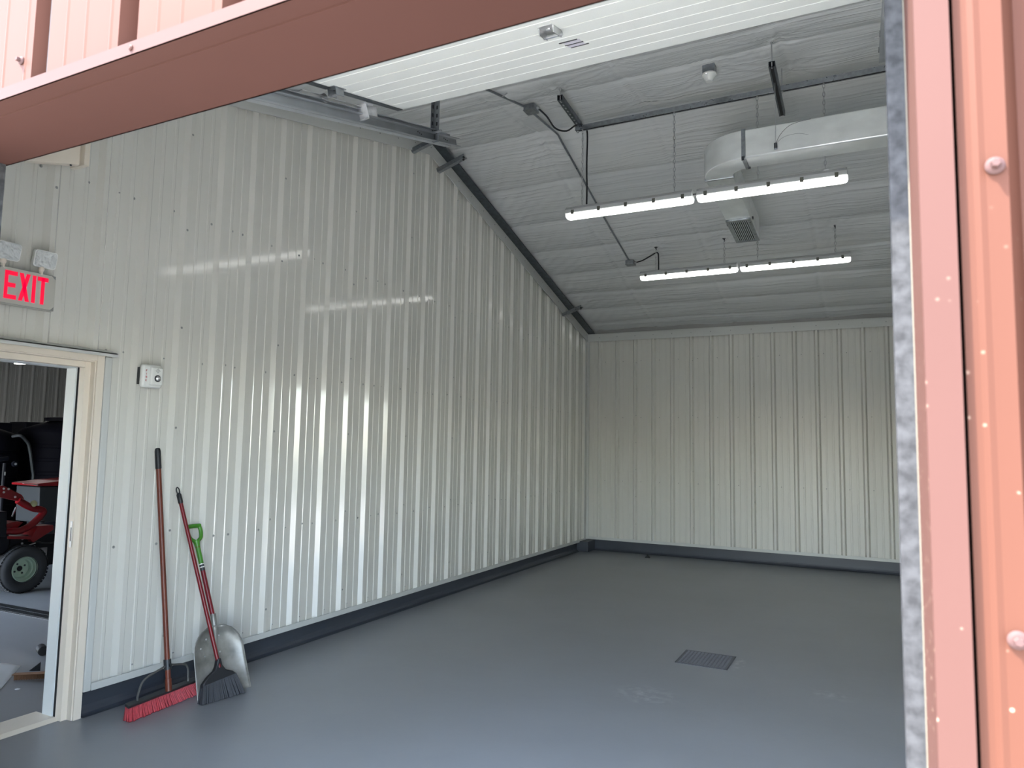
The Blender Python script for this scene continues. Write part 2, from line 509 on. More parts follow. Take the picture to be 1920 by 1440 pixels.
# screws on the liner
def screw(mb, c, ax, r=.008, mi=1):
    mb.lathe(c, ax, [(r * 1.15, 0), (r * 1.1, .002), (r * .72, .0025), (r * .66, .006), (r * .3, .007)], 8, mi)
rib0 = 3.548
for gz in (.95, 2.15, 3.14):
    for k in range(-9, 26):
        c = rib0 + k * .2923
        for dy in (-.085, .10):
            y = c + dy + random.uniform(-.015, .015)
            if 1.2 < y < 10.8 and not (DY0 < y < DY1 and gz < DZ + .05) and gz < wl_top(y) - .1:
                if dy < 0 or k % 3 == 0: screw(wl, (XL + .001, y, gz + random.uniform(-.012, .012)), (1, 0, 0))
for k in range(-9, 26, 3):
    y = 3.275 + k * .2923
    z = .35
    while z < wl_top(y) - .15:
        if 1.2 < y < 10.8 and not (DY0 < y < DY1 and z < DZ + .05): screw(wl, (XL + .030, y - .018, z), (1, 0, 0))
        z += .67
for k in range(-6, 26):
    y = rib0 + k * .2923 + .1
    if y > DY1 and y < 10.8: screw(wl, (XL + .001, y, .215), (1, 0, 0))
wall_left = struct(wl.build('wall_left', ['wall_left', 'screw_in'], loc=(XL, 3, 0), smooth=0))
# core behind the liner so the halls are separate and no light leaks
core = MB()
core.box(-4.335, -4.17, 1.07, DY0 - .0, 0, 5.2).box(-4.335, -4.17, DY1 - .08, 11.2, 0, 5.2).box(-4.335, -4.17, DY0, DY1 - .08, DZ - .02, 5.2)
struct(core.build('wall_partition', 'dark_wall', loc=(-4.25, 3, 0), smooth=0))

# back wall
wb = MB()
bb = rib_breaks(-4.3, 1.7, -3.905, .2946, hb=.036, ht=.014, h=.036, mh=.0025)
for (a, ha), (b, hb) in zip(bb[:-1], bb[1:]):
    wb.add([(a, YB - ha, .18), (b, YB - hb, .18), (b, YB - hb, 3.40), (a, YB - ha, 3.40)], [(0, 1, 2, 3)])
for gz in (1.1, 2.1, 3.0):
    for k in range(0, 19):
        x = -3.905 + k * .2946 + .09
        if x < 1.5: screw(wb, (x, YB - .001, gz), (0, -1, 0), .006)
for k in range(2, 19, 3):
    z = .45
    while z < 3.3:
        screw(wb, (-3.905 + k * .2946 + .018, YB - .030, z), (0, -1, 0), .006); z += .42
struct(wb.build('wall_back', ['wall', 'screw_in'], loc=(-1.3, YB, 0), smooth=0))
struct(MB().box(-4.4, 1.9, YB + .03, YB + .15, 0, 4.2).build('wall_back_core', 'dark_wall', smooth=0))
# right wall, out of view behind the jamb
wr = MB()
rr_ = rib_breaks(1.07, YB, 1.2, .2935)
for (a, ha), (b, hb) in zip(rr_[:-1], rr_[1:]):
    wr.add([(1.62 - ha, a, .15), (1.62 - hb, b, .15), (1.62 - hb, b, interp(RAFT, b) + .1), (1.62 - ha, a, interp(RAFT, a) + .1)], [(0, 1, 2, 3)])
wr.box(1.64, 1.8, 1.0, 11.2, 0, 5.2)
struct(wr.build('wall_right', 'wall', loc=(1.62, 3, 0), smooth=0))

# bottom trims and curbs
t1 = MB().box(XL - .02, XL + .034, DY1 + .045, YB - .02, .140, .152).box(XL + .031, XL + .036, DY1 + .045, YB - .02, .140, .182)
struct(t1.build('trim_1', 'wall_trim', smooth=0), 'pale base trim under the left wall panels', 'trim')
t2 = MB().box(-4.14, 1.6, YB - .036, YB + .02, .168, .180).box(-4.14, 1.6, YB - .038, YB - .033, .168, .21)
struct(t2.build('trim_2', 'wall_trim', smooth=0), 'pale base trim under the back wall panels', 'trim')
def curb_prof(x0, y0, x1, y1, nx, ny, name, h=.165):
    # vertical face with a small cove into the floor
    prof = [(-.12, h), (0, h), (0, .05), (.006, .03), (.02, .012), (.042, .002), (.06, 0.0005)]
    mb = MB()
    for (a, za), (b, zb) in zip(prof[:-1], prof[1:]):
        mb.add([(x0 + nx * a, y0 + ny * a, za), (x1 + nx * a, y1 + ny * a, za), (x1 + nx * b, y1 + ny * b, zb), (x0 + nx * b, y0 + ny * b, zb)], [(0, 1, 2, 3)])
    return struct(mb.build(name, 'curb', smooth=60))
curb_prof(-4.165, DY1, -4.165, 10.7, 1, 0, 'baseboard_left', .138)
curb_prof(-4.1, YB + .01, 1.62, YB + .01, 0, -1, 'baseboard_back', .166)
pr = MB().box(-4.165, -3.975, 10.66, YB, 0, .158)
struct(pr.build('trim_3', 'curb', bevel=.008, smooth=0), 'painted concrete pier block with shade put into its colour in the far left corner', 'pier')

# gable trim and rafter flange
g = MB()
for (a, za), (b, zb) in zip(RAFT[:-1], RAFT[1:]):
    x0, x1 = XL + .030, XL + .040
    hh = .135
    g.add([(x1, a, za), (x1, b, zb), (x1, b, zb - hh), (x1, a, za - hh), (x0, a, za), (x0, b, zb), (x0, b, zb - hh), (x0, a, za - hh)],
          [(0, 1, 2, 3), (0, 4, 5, 1), (3, 2, 6, 7), (4, 7, 6, 5)])
for k in range(0, 30):
    y = 3.548 - 3 * .2923 + k * .2923
    if y < 10.9: screw(g, (XL + .040, y, interp(RAFT, y) - .05), (1, 0, 0), .006, 1)
struct(g.build('trim_4', ['wall_trim', 'screw_in'], smooth=0), 'pale sloping trim along the top of the left gable wall', 'trim')
g = MB()
for (a, za), (b, zb) in zip(RAFT[:-1], RAFT[1:]):
    vs = []
    for (y, z) in ((a, za), (b, zb)):
        for x, dz in ((-4.17, .004), (-4.0, .004), (-4.0, .016), (-4.17, .016)):
            vs.append((x, y, z + dz))
    g.add(vs, [(0, 4, 5, 1), (1, 5, 6, 2), (2, 6, 7, 3), (3, 7, 4, 0)])
    g.add([(-4.15, a, za), (-4.15, b, zb), (-4.15, b, zb + .3), (-4.15, a, za + .3)], [(0, 1, 2, 3)])
struct(g.build('trim_5', 'galv_dark', smooth=0), 'dark steel rafter flange between the left gable wall and the ceiling', 'rafter')
t = MB().box(-4.13, 1.6, YB - .042, YB - .034, 3.335, 3.455).box(-4.13, 1.6, YB - .042, YB + .05, 3.452, 3.462)
for k in range(0, 19):
    screw(t, (-3.905 + k * .2946, YB - .042, 3.40), (0, -1, 0), .006, 1)
struct(t.build('trim_6', ['wall_trim', 'screw_in'], smooth=0), 'pale flat trim along the top of the back wall', 'trim')
t = MB().box(-4.12, -4.075, YB - .040, YB - .034, .18, 3.34).box(-4.118, -4.112, YB - .13, YB - .036, .18, 3.34)
struct(t.build('trim_7', 'wall_trim', smooth=0), 'pale corner trim where left and back walls meet', 'trim')

# ceiling of draped insulation facing
CRE = [1.6, 2.4, 3.2, 4.0, 4.62, 5.22, 5.71, 6.47, 7.25, 7.96, 8.58, 9.2, 9.79, 10.3, 10.77, 11.3]
SEAM = [-3.01, -1.81, -.54, .66]
PIN = [(-1.13, 5.83, .35), (-2.78, 5.78, .25), (-2.373, 8.72, .2), (-1.524, 8.72, .2), (-1.177, 8.72, .2), (-.332, 8.72, .2), (-2.4, 5.5, .35), (-.62, 5.55, .25), (-1.81, 6.2, .3), (-3.01, 6.6, .3), (-.54, 6.2, .3), (-1.81, 5.3, .25)]
rnd = [(random.uniform(0, 6.28), random.uniform(.7, 1.4)) for _ in range(40)]
def cz(x, y):
    z = interp(CEIL, y)
    for i in range(len(CRE) - 1):
        if CRE[i] <= y < CRE[i + 1]:
            t = (y - CRE[i]) / (CRE[i + 1] - CRE[i])
            amp = (.042 if y > 6.47 else .028) * (1 + .35 * math.sin(x * 1.7 + rnd[i][0]))
            z -= amp * (math.sin(PI * t) ** .6 - .35)
            z -= .006 * math.sin(PI * t) * math.sin(x * 9 * rnd[i][1] + y * 7 + rnd[i][0])
            break
    for i, c_ in enumerate(CRE[1:-1]):
        d = abs(y - c_ - .02 * math.sin(x * 1.3 + i) * (1 if c_ > 6.6 else .5))
        if d < .12: z += .016 * (.55 + .45 * math.sin(x * 2.1 + 2 * i)) * math.exp(-(d / .028) ** 2)
    for s in SEAM:
        d = abs(x - s - .015 * math.sin(y * 3))
        z += .010 * math.exp(-(d / .025) ** 2)
    for (px, py, r0) in PIN:
        dx, dy = x - px, y - py
        r = math.hypot(dx, dy)
        if r < 1.0 and r > .02:
            th = math.atan2(dy, dx)
            z += .0075 * math.sin(17 * th + 3 * math.sin(3 * th)) * math.exp(-r / r0) * min(1, r / .12)
            z += .02 * math.exp(-(r / .15) ** 2)
    # diagonal pulls near the gable rafter
    e = math.exp(-max(0, x + 4.1) / .9)
    if y > 6.3:
        z += .006 * e * math.sin((x * .9 + y * .9) * 38 + 2 * math.sin(y * 5)) * .6
    else:
        z += .006 * e * math.sin((y * .9 + x * .25) * 40 + 2 * math.sin(x * 4))
    return z
cm = MB()
NX, NY = 260, 500
cm.grid(lambda u, v: (lerp(-4.14, 1.68, u), lerp(1.0, 11.02, v), cz(lerp(-4.14, 1.68, u), lerp(1.0, 11.02, v))), NX, NY)
struct(cm.build('ceiling', 'ceiling', loc=(-1.3, 6, 4), smooth=180))
# roof deck above
rf = MB()
for (a, za), (b, zb) in (((.55, 3.75), (6.2, 5.15)), ((6.2, 5.15), (11.6, 3.75))):
    rf.add([(-4.5, a, za), (3.5, a, za), (3.5, b, zb), (-4.5, b, zb), (-4.5, a, za + .05), (3.5, a, za + .05), (3.5, b, zb + .05), (-4.5, b, zb + .05)],
           [(0, 1, 2, 3), (4, 5, 6, 7), (0, 1, 5, 4), (2, 3, 7, 6), (0, 3, 7, 4), (1, 2, 6, 5)])
struct(rf.build('roof', 'brown', smooth=0))

# ------------------------------------------------------------------ front wall (red-brown sheet outside)
YF = .886
def fac_breaks(t0, t1):
    out = []
    for k in range(-15, 70):
        s = .136 - k * .2995
        if s < t0 - .5 or s > t1 + .5: continue
        out += [(s, 0), (s + .015, .032), (s + .045, .032), (s + .060, 0)]
        for q in (-.026, -.11, -.178):
            out += [(s + q - .006, 0), (s + q, -.0016), (s + q + .006, 0)]
    out.sort()
    ins = [p for p in out if t0 < p[0] < t1]
    return [(t0, interp(out, t0))] + ins + [(t1, interp(out, t1))]
wf = MB()
def fac(x0, x1, z0, z1):
    l = fac_breaks(x0, x1)
    for (a, ha), (b, hb) in zip(l[:-1], l[1:]):
        wf.add([(a, YF + ha, z0), (b, YF + hb, z0), (b, YF + hb, z1), (a, YF + ha, z1)], [(0, 1, 2, 3)])
HXL, HXR, HZ = -2.17, .053, 2.366
OX0, OX1, OZ = -12.0, -7.6, 2.4           # opening of the neighbouring hall, further along the same wall
fac(-18.5, OX0, 0, 3.72); fac(OX0, OX1, OZ, 3.72); fac(OX1, HXL - .035, 0, 3.72)
fac(HXL - .035, .0912, 2.385, 3.72)
fac(.0912, 3.4, 0, 3.72)
wf.box(.0912, .0935, YF - .001, YF + .05, 0, 2.5)
wall_front = struct(wf.build('wall_front', 'brown', loc=(0, YF, 0), smooth=0))
wh = MB().box(-18.5, -4.17, .90, 1.06, 3.72, 4.4)
struct(wh.build('wall_hall_front', 'dark_wall', smooth=0))
wi = MB()      # core and inside liner of the same wall
for x0, x1, z0, z1 in ((-18.5, OX0, 0, 4.3), (OX0, OX1, OZ, 4.3), (OX1, HXL - .03, 0, 4.3), (HXL - .03, HXR + .03, HZ + .02, 4.3), (HXR + .04, 3.4, 0, 4.3)):
    wi.box(x0, x1, YF + .045, 1.055, z0, 3.75)
struct(wi.build('wall_front_core', 'wall', smooth=0))
# big self-drilling screws on the sheet beside the jamb
for i, (x, z) in enumerate(((.124, 1.906), (.1262, 1.417), (-1.70, 2.452), (.124, 1.0))):
    s = MB()
    s.lathe((x, YF - .0005, z), (0, -1, 0), [(.0092, 0), (.0095, .002), (.0085, .0035), (.0058, .005), (.0055, .0051)], 20)
    s.lathe((x, YF - .0055, z), (0, -1, 0), [(.0052, 0), (.0052, .0060), (.0040, .0075)], 6)
    o = s.build('screw', 'screw_ext', wall_front)
    o['label'] = 'painted hex screw with washer'

MB().box(-1.640, -1.634, YF + .020, YF + .033, 2.39, 3.7).build('lap_seam', 'dark_gap', wall_front, smooth=0)
# header soffit, lip and face flange
h = MB()
HU = 2.366
h.box(HXL - .035, .0866, YF - .012, YF - .008, HU, 2.393)
h.box(HXL - .035, .0866, YF - .0119, .9215, HU, HU + .004)
h.box(HXL - .035, .0866, .9225, 1.106, HU - .003, HU + .001)
h.box(HXL - .035, .0866, 1.102, 1.106, HU - .003, HU + .05)
for x in (-1.30, -.8, -.2): h.lathe((x, YF - .012, 2.379), (0, -1, 0), [(.006, 0), (.006, .002), (.003, .004)], 10)
struct(h.build('trim_8', 'brown_trim', loc=(0, YF, 0), smooth=0), 'red-brown header trim across the top of the overhead door opening', 'trim')
j = MB()
j.box(.0532, .0866, YF - .012, YF - .008, 0, 2.3655)
j.box(.053, .056, YF - .0078, 1.055, 0, HZ - .003)
j.box(.0513, .0528, 1.045, 1.049, 0, HZ - .003, 1)
struct(j.build('trim_9', ['brown_trim', 'edge_cream'], loc=(0, YF, 0), smooth=0), 'red-brown jamb trim on the right side of the opening', 'trim')
j = MB()
j.box(HXL - .035, HXL, YF - .012, YF - .008, 0, 2.393).box(HXL - .003, HXL, YF - .012, 1.058, 0, HZ)
struct(j.build('trim_10', 'brown_trim', loc=(0, YF, 0), smooth=0), 'red-brown jamb trim on the left side of the opening', 'trim')
for i, (xa, xb) in enumerate(((.0305, .075), (-2.20, -2.1475))):
    p = MB()
    p.box(xa, xb, 1.064, 1.068, 0, 3.2)
    xi = xa if i == 0 else xb
    p.box(*((xa, xa + .003) if i == 0 else (xb - .003, xb)), 1.066, 1.10, 0, 3.2)
    o = p.build('trim_%d' % (11 + i), 'galv_post', smooth=0)
    struct(o, ('galvanised jamb post at the right edge of the opening', 'galvanised jamb post at the left edge of the opening')[i], 'post')

# ------------------------------------------------------------------ personnel door frame in the left wall
d = MB()
XC = XL + .038
def frame_u(mb, xa, xb, off, th, zb=0.0, ytop=0):
    """inverted U around the doorway: face at distance off outside the reveal (y=2.648, z=2.03)"""
    y1, z1, y0 = 2.648 + off, 2.03 + off, 1.80 - off
    mb.box(xa, xb, y1, y1 + th, zb, z1 + th)
    mb.box(xa, xb, y0 - th, y0, zb, z1 + th)
    mb.box(xa, xb, y0, y1, z1, z1 + th)
frame_u(d, -4.218, -4.165, 0, .045)
frame_u(d, -4.166, XC - .012, .034, .012)
frame_u(d, XC - .02, XC, .040, .045)
struct(d.build('door_1', 'cream', loc=(-4.2, 2.648, 0), bevel=.002, smooth=0), 'cream steel door frame around the doorway in the left wall', 'door frame')
door1 = bpy.data.objects['door_1']
dd = MB(); frame_u(dd, -4.248, -4.216, .006, .04); dd.build('dark_gap', 'dark_gap', door1, smooth=0)  # black strip set between the two frame parts
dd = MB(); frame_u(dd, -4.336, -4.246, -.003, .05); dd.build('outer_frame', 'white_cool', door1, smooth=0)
o = MB().box(-4.196, -4.178, 2.6455, 2.649, .975, 1.125).build('strike_plate', 'steel', door1, smooth=0)
MB().box(-4.191, -4.184, 2.645, 2.6475, 1.01, 1.09).build('strike_slot', 'dark_gap', door1, smooth=0)
th = MB().prism([(-4.42, 1.80, 0), (-4.40, 1.80, .016), (-4.22, 1.80, .016), (-4.19, 1.80, 0)], (0, .85, 0))
th.build('threshold', 'cream', door1, smooth=0)
tt = MB().box(XL - .01, XC + .035, 1.5, DY1 + .05, 2.118, 2.124).box(XC + .03, XC + .035, 1.5, DY1 + .05, 2.100, 2.124)
tt.prism([(XC + .03, 1.5, 2.124), (XL - .01, 1.5, 2.124), (XL - .01, 1.5, 2.15)], (0, DY1 + .05 - 1.5, 0))
struct(tt.build('trim_13', 'wall_trim', smooth=0), 'pale drip cap trim above the doorway', 'trim')
tt = MB().box(XL - .01, XL + .036, DY1, DY1 + .045, .140, 2.10)
struct(tt.build('trim_14', 'wall_trim', bevel=.006, smooth=0), 'pale vertical trim strip right of the doorway', 'trim')

# ------------------------------------------------------------------ exit sign
SX = -4.075
es = thing('exit_sign', (-4.1, 2.22, 2.3), 'white exit sign with glowing red letters and two lamp heads above the doorway', 'exit sign')
y0, y1, z0, z1 = 2.085, 2.385, 2.315, 2.507
c = .022
fp = [(SX, y0, z0), (SX, y1 - c, z0), (SX, y1, z0 + c), (SX, y1, z1 - c), (SX, y1 - c, z1), (SX, y0 + c, z1), (SX, y0, z1 - c)]
MB().prism(fp, (.008, 0, 0)).build('face_plate', 'sign', es, bevel=.002, smooth=0)
MB().box(SX - .003, SX + .001, y0 - .002, y1 + .002, z0 - .002, z1 + .002).build('seam', 'screw_in', es, smooth=0)
MB().box(XL + .028, SX - .003, y0 - .004, y1 + .004, z0 - .004, z1 + .004).build('housing', 'sign', es, bevel=.003, smooth=0)
FW, FH = y1 - y0, z1 - z0
def LT(polys):
    mb = MB()
    for pl in polys:
        mb.prism([(SX + .0082, y0 + FW * a, z1 - FH * b) for a, b in pl], (.0025, 0, 0))
    return mb
ta, tb = .10, .88
st = .055
def rc(a0, a1, b0, b1): return [(a0, b0), (a1, b0), (a1, b1), (a0, b1)]
LT([rc(.12, .175, ta, tb), rc(.175, .325, ta, ta + .115), rc(.175, .30, .435, .55), rc(.175, .325, tb - .115, tb)]).build('letter', 'exit_red', es, smooth=0)
LT([[(.36, ta), (.425, ta), (.545, tb), (.48, tb)], [(.48, ta), (.545, ta), (.425, tb), (.36, tb)]]).build('letter', 'exit_red', es, smooth=0)
LT([rc(.585, .645, ta, tb)]).build('letter', 'exit_red', es, smooth=0)
LT([rc(.675, .86, ta, ta + .115), rc(.74, .80, ta, tb)]).build('letter', 'exit_red', es, smooth=0)
for k, yy in enumerate((2.120, 2.315)):
    hd = MB()
    a_ = V((.97, -.12, -.20)).normalized(); u_ = V((0, 1, 0)) - a_ * a_.y; u_.normalize(); w_ = a_.cross(u_)
    cc = V((-4.055, yy + (0 if k else .005), 2.588))
    poly = []
    for (sx, sy, st0) in ((1, 1, 0), (-1, 1, 90), (-1, -1, 180), (1, -1, 270)):
        for q in range(5):
            tt_ = math.radians(st0 + q * 22.5)
            poly.append((sx * .042 + .016 * math.cos(tt_), sy * .032 + .016 * math.sin(tt_)))
    hd.prism([cc + u_ * a + w_ * b for a, b in poly], -a_ * .03)
    ho = hd.build('lamp_head', 'white_pl', es, bevel=.003)
    MB().prism([cc + a_ * .001 + u_ * a * .9 + w_ * b * .9 for a, b in poly], a_ * .004).build('lens', 'lens_clear', ho)
    MB().lathe((-4.075, yy - .008, 2.50), (0, 0, 1), [(.009, 0), (.009, .02), (.014, .026), (.016, .036), (.012, .046)], 14).build('swivel', 'cream', ho)

# ------------------------------------------------------------------ fire alarm
fa = thing('fire_alarm', (-4.1, 3.0, 1.93), 'white wall fire alarm with round strobe on a grey box', 'fire alarm')
MB().box(XL + .004, -4.092, 2.952, 3.062, 1.955, 2.063).build('back_box', 'steel_dark', fa, bevel=.003, smooth=0)
bd = MB()
bd.box(-4.092, -4.055, 2.945, 3.085, 1.935, 2.080)
bd.build('body', 'white_pl', fa, bevel=.014)
MB().box(-4.060, -4.040, 2.995, 3.080, 1.952, 2.066).build('front_cover', 'white_pl', fa, bevel=.008)
MB().lathe((-4.041, 3.040, 1.995), (1, 0, 0), [(.0215, 0), (.0215, .004), (.018, .005)], 24).build('strobe_ring', 'black_gloss', fa)
MB().lathe((-4.036, 3.040, 1.995), (1, 0, 0), [(.0165, 0), (.015, .006), (.009, .011), (.002, .013)], 20).build('strobe_lens', 'steel', fa)
sg = MB()
for i in range(-3, 4):
    for jn in range(-3, 4):
        if abs(i) + abs(jn) < 4: sg.lathe((-4.0402, 3.040 + i * .0052, 2.044 + jn * .0052), (1, 0, 0), [(.0016, 0), (.0016, .0008)], 6)
sg.build('speaker_grille', 'steel_dark', fa)
lt = {'F': [(0, 0, .25, 1), (0, 0, 1, .2), (0, .42, .75, .6)], 'I': [(.38, 0, .62, 1)],
      'R': [(0, 0, .22, 1), (0, 0, .9, .18), (.7, 0, .92, .55), (0, .4, .9, .58), (.55, .55, .95, 1)],
      'E': [(0, 0, .22, 1), (0, 0, 1, .18), (0, .41, .8, .59), (0, .82, 1, 1)]}
for i, ch in enumerate('FIRE'):
    mb = MB()
    for (a0, b0, a1, b1) in lt[ch]:
        yy, zz = 2.9665, 2.047 - i * .020
        mb.box(-4.0552, -4.0540, yy + a0 * .0095, yy + a1 * .0095, zz - b1 * .013, zz - b0 * .013)
    mb.build('letter', 'fire_red', fa, smooth=0)

# cream box under the header on the left wall
ub = thing('unit_box', (-4.05, 2.35, 3.13), 'cream box on the left wall, just showing below the red-brown header', 'box')
mb = MB()
mb.prism([(-4.10, 2.19, 3.115), (-4.02, 2.44, 3.170), (-4.02, 2.44, 3.50), (-4.10, 2.19, 3.45)], (-.04, .02, 0))
mb.build('cover', 'cream', ub, bevel=.004, smooth=0)
MB().box(-4.12, -3.985, 2.445, 2.475, 3.165, 3.5).build('side_flange', 'cream', ub, bevel=.003, smooth=0)
MB().lathe((-4.035, 2.40, 3.158), (0, 0, -1), [(.006, 0), (.006, .006), (.002, .008)], 8).build('knob', 'steel_dark', ub)

# ------------------------------------------------------------------ overhead door
SL = .257
def pz(y): return 3.378 - SL * (3.005 - y)
n_up = V((0, -SL, 1)).normalized(); d_sl = V((0, 1, SL)).normalized()
od = thing('overhead_door', (-1.07, 2.2, 3.1), 'white insulated sectional overhead door, open and lying under the roof slope', 'overhead door')
XD0, XD1 = -2.206, .055
edges = [3.005, 2.468, 1.93, 1.40]
for i in range(3):
    yA, yB = edges[i + 1] + .003, edges[i] - .003
    pts = []
    ng = 5
    # underside profile with V grooves
    prof = [(yA, 0)]
    for k in range(1, ng):
        yg = lerp(yB, yA, k / ng)
        prof += [(yg - .0032, 0), (yg, .003), (yg + .0032, 0)]
    prof = [prof[0]] + sorted(prof[1:]) + [(yB, 0)]
    poly = [V((XD0, y, pz(y))) + n_up * dn for y, dn in prof]
    poly += [V((XD0, yB, pz(yB))) + n_up * .045, V((XD0, yA, pz(yA))) + n_up * .045]
    mb = MB().prism(poly, (XD1 - XD0, 0, 0))
    sec = mb.build('door_section', 'door_panel', od, smooth=0)
# last section in the bend
poly = [(XD0, 1.40, pz(1.40)), (XD0, 1.12, 2.56), (XD0, 1.165, 2.545), (XD0, 1.43, pz(1.43) - .02)]
MB().prism([(XD0, 1.395, pz(1.395)), (XD0, 1.11, 2.50), (XD0, 1.075, 2.515), (XD0, 1.36, pz(1.36) + .04)], (XD1 - XD0, 0, 0)).build('door_section', 'door_panel', od, smooth=0)
for xs, sgn in ((XD0, -1), (XD1, 1)):
    mb = MB()
    for yA, yB in ((edges[1], edges[0]), (edges[2], edges[1] - .02)):
        c0 = V((xs + sgn * .001, (yA + yB) / 2, pz((yA + yB) / 2))) + n_up * .022
        mb.obox(c0, V((1, 0, 0)), d_sl, n_up, .002, (yB - yA) / 2, .024)
        mb.obox(c0 - n_up * .026 + V((-sgn * .012, 0, 0)), V((1, 0, 0)), d_sl, n_up, .016, (yB - yA) / 2, .0015)
    mb.build('end_stile', 'galv_dark', od, smooth=0)
    mb = MB().bar(V((xs + sgn * .030, 2.30, pz(2.30))) - n_up * .030, V((xs + sgn * .030, 2.72, pz(2.72))) - n_up * .030, .020, .004)
    mb.build('side_bar', 'steel', od, smooth=0)
    yc = 2.74
    mb = MB()
    q0 = V((xs - sgn * .010, yc, pz(yc)))
    pd = (V((-sgn * .10, .30, -.95))).normalized()
    px_ = V((1, 0, 0)) - pd * pd.x; px_.normalize()
    pn_ = pd.cross(px_)
    qc = V((xs + sgn * .022, yc - .02, pz(yc) - .028))
    mb.obox(qc + pd * .030, px_, pd, pn_, .028, .040, .0018)
    mb.obox(qc + pd * .071 + pn_ * .008, px_, pn_, pd, .028, .009, .0018)
    mb.obox(qc + V((0, .02, .01)), V((1, 0, 0)), d_sl, n_up, .028, .030, .0018)
    mb.obox(q0 - n_up * .022 + V((sgn * .034, .05, 0)), V((1, 0, 0)), d_sl, n_up, .002, .05, .026)
    mb.build('corner_bracket', 'plate', od, smooth=0)
    ys = 2.47
    q = V((xs, ys, pz(ys))) - n_up * .030
    mb = MB().tube([q + V((-sgn * .03, 0, 0)), q + V((sgn * .045, 0, 0))], .005, 8)
    mb.lathe(q + V((sgn * .04, 0, 0)), (sgn, 0, 0), [(.012, 0), (.022, .001), (.022, .014), (.012, .015)], 16)
    mb.build('roller', 'steel', od)
    mb = MB()
    mb.obox(q + n_up * .028 + V((-sgn * .025, 0, 0)), V((1, 0, 0)), d_sl, n_up, .028, .045, .0015)
    mb.obox(q + n_up * .012 + V((-sgn * .003, 0, 0)), V((1, 0, 0)), d_sl, n_up, .0015, .028, .018)
    mb.obox(q + n_up * .012 + V((-sgn * .048, 0, 0)), V((1, 0, 0)), d_sl, n_up, .0015, .028, .018)
    mb.build('roller_hinge', 'galv', od, smooth=0)
# centre hinge
hx, hy = -1.088, 2.445
mb = MB()
q = V((hx, hy, pz(hy)))
mb.obox(q - n_up * .0015, V((1, 0, 0)), d_sl, n_up, .030, .055, .0015)
mb.obox(q - n_up * .014 + V((-.030, 0, 0)), V((1, 0, 0)), d_sl, n_up, .0018, .040, .014)
mb.obox(q - n_up * .014 + V((.030, 0, 0)), V((1, 0, 0)), d_sl, n_up, .0018, .040, .014)
mb.tube([q - n_up * .02 + V((-.04, 0, 0)) + d_sl * .03, q - n_up * .02 + V((.04, 0, 0)) + d_sl * .03], .006, 8)
mb.lathe(q - n_up * .003 + d_sl * -.01, -n_up, [(.010, 0), (.010, .004), (.005, .007)], 8)
mb.build('center_hinge', 'steel', od, smooth=40)
mb = MB()
for yy, xo in ((2.625, 0), (2.668, .01), (2.708, .02)):
    mb.obox(V((-1.085 + xo, yy, pz(yy))) - n_up * .001, V((1, 0, 0)), d_sl, n_up, .040, .004, .0012)
mb.build_each('vent_slot', M['steel_dark'], od, smooth=0)
mb = MB().obox(V((-1.075, 2.666, pz(2.666))) - n_up * .0004, V((1, 0, 0)), d_sl, n_up, .036, .040, .0005)
mb.build('sticker', newmat('pale_violet_film', srgb(205, 202, 212), .4), od, smooth=0)

# tracks
def rail(mb, path, x, sgn, wd=.045, dp=.028, th=.002):
    """C rail swept in the yz plane; opening towards -sgn"""
    N = len(path)
    pr_ = [(-.003, -wd / 2), (-dp, -wd / 2), (0, -wd / 2), (0, wd / 2), (-dp, wd / 2)]
    pr_ = [(-dp, -wd / 2), (0, -wd / 2), (0, wd / 2), (-dp, wd / 2)]
    o = len(mb.v)
    for i in range(N):
        a = V((0,) + tuple(path[max(0, i - 1)])); b_ = V((0,) + tuple(path[min(N - 1, i + 1)]))
        dr = (b_ - a).normalized(); nn = V((0, -dr.z, dr.y))
        c0 = V((x, path[i][0], path[i][1]))
        for dx, dn in pr_:
            mb.v.append(c0 + V((sgn * (dx + dp), 0, 0)) + nn * dn)
    for i in range(N - 1):
        for k in range(3):
            mb.f.append((o + i * 4 + k, o + i * 4 + k + 1, o + (i + 1) * 4 + k + 1, o + (i + 1) * 4 + k)); mb.m.append(0)
def tz(y): return 3.09 + .266 * (y - 2.249)
path = [(1.098, .0), (1.098, 2.45)]
for k in range(1, 9):
    a = k / 8 * math.radians(75)
    path.append((1.098 + .33 * (1 - math.cos(a)), 2.45 + .33 * math.sin(a)))
path += [(1.55, tz(1.55) + .0), (2.0, tz(2.0)), (3.66, tz(3.66))]
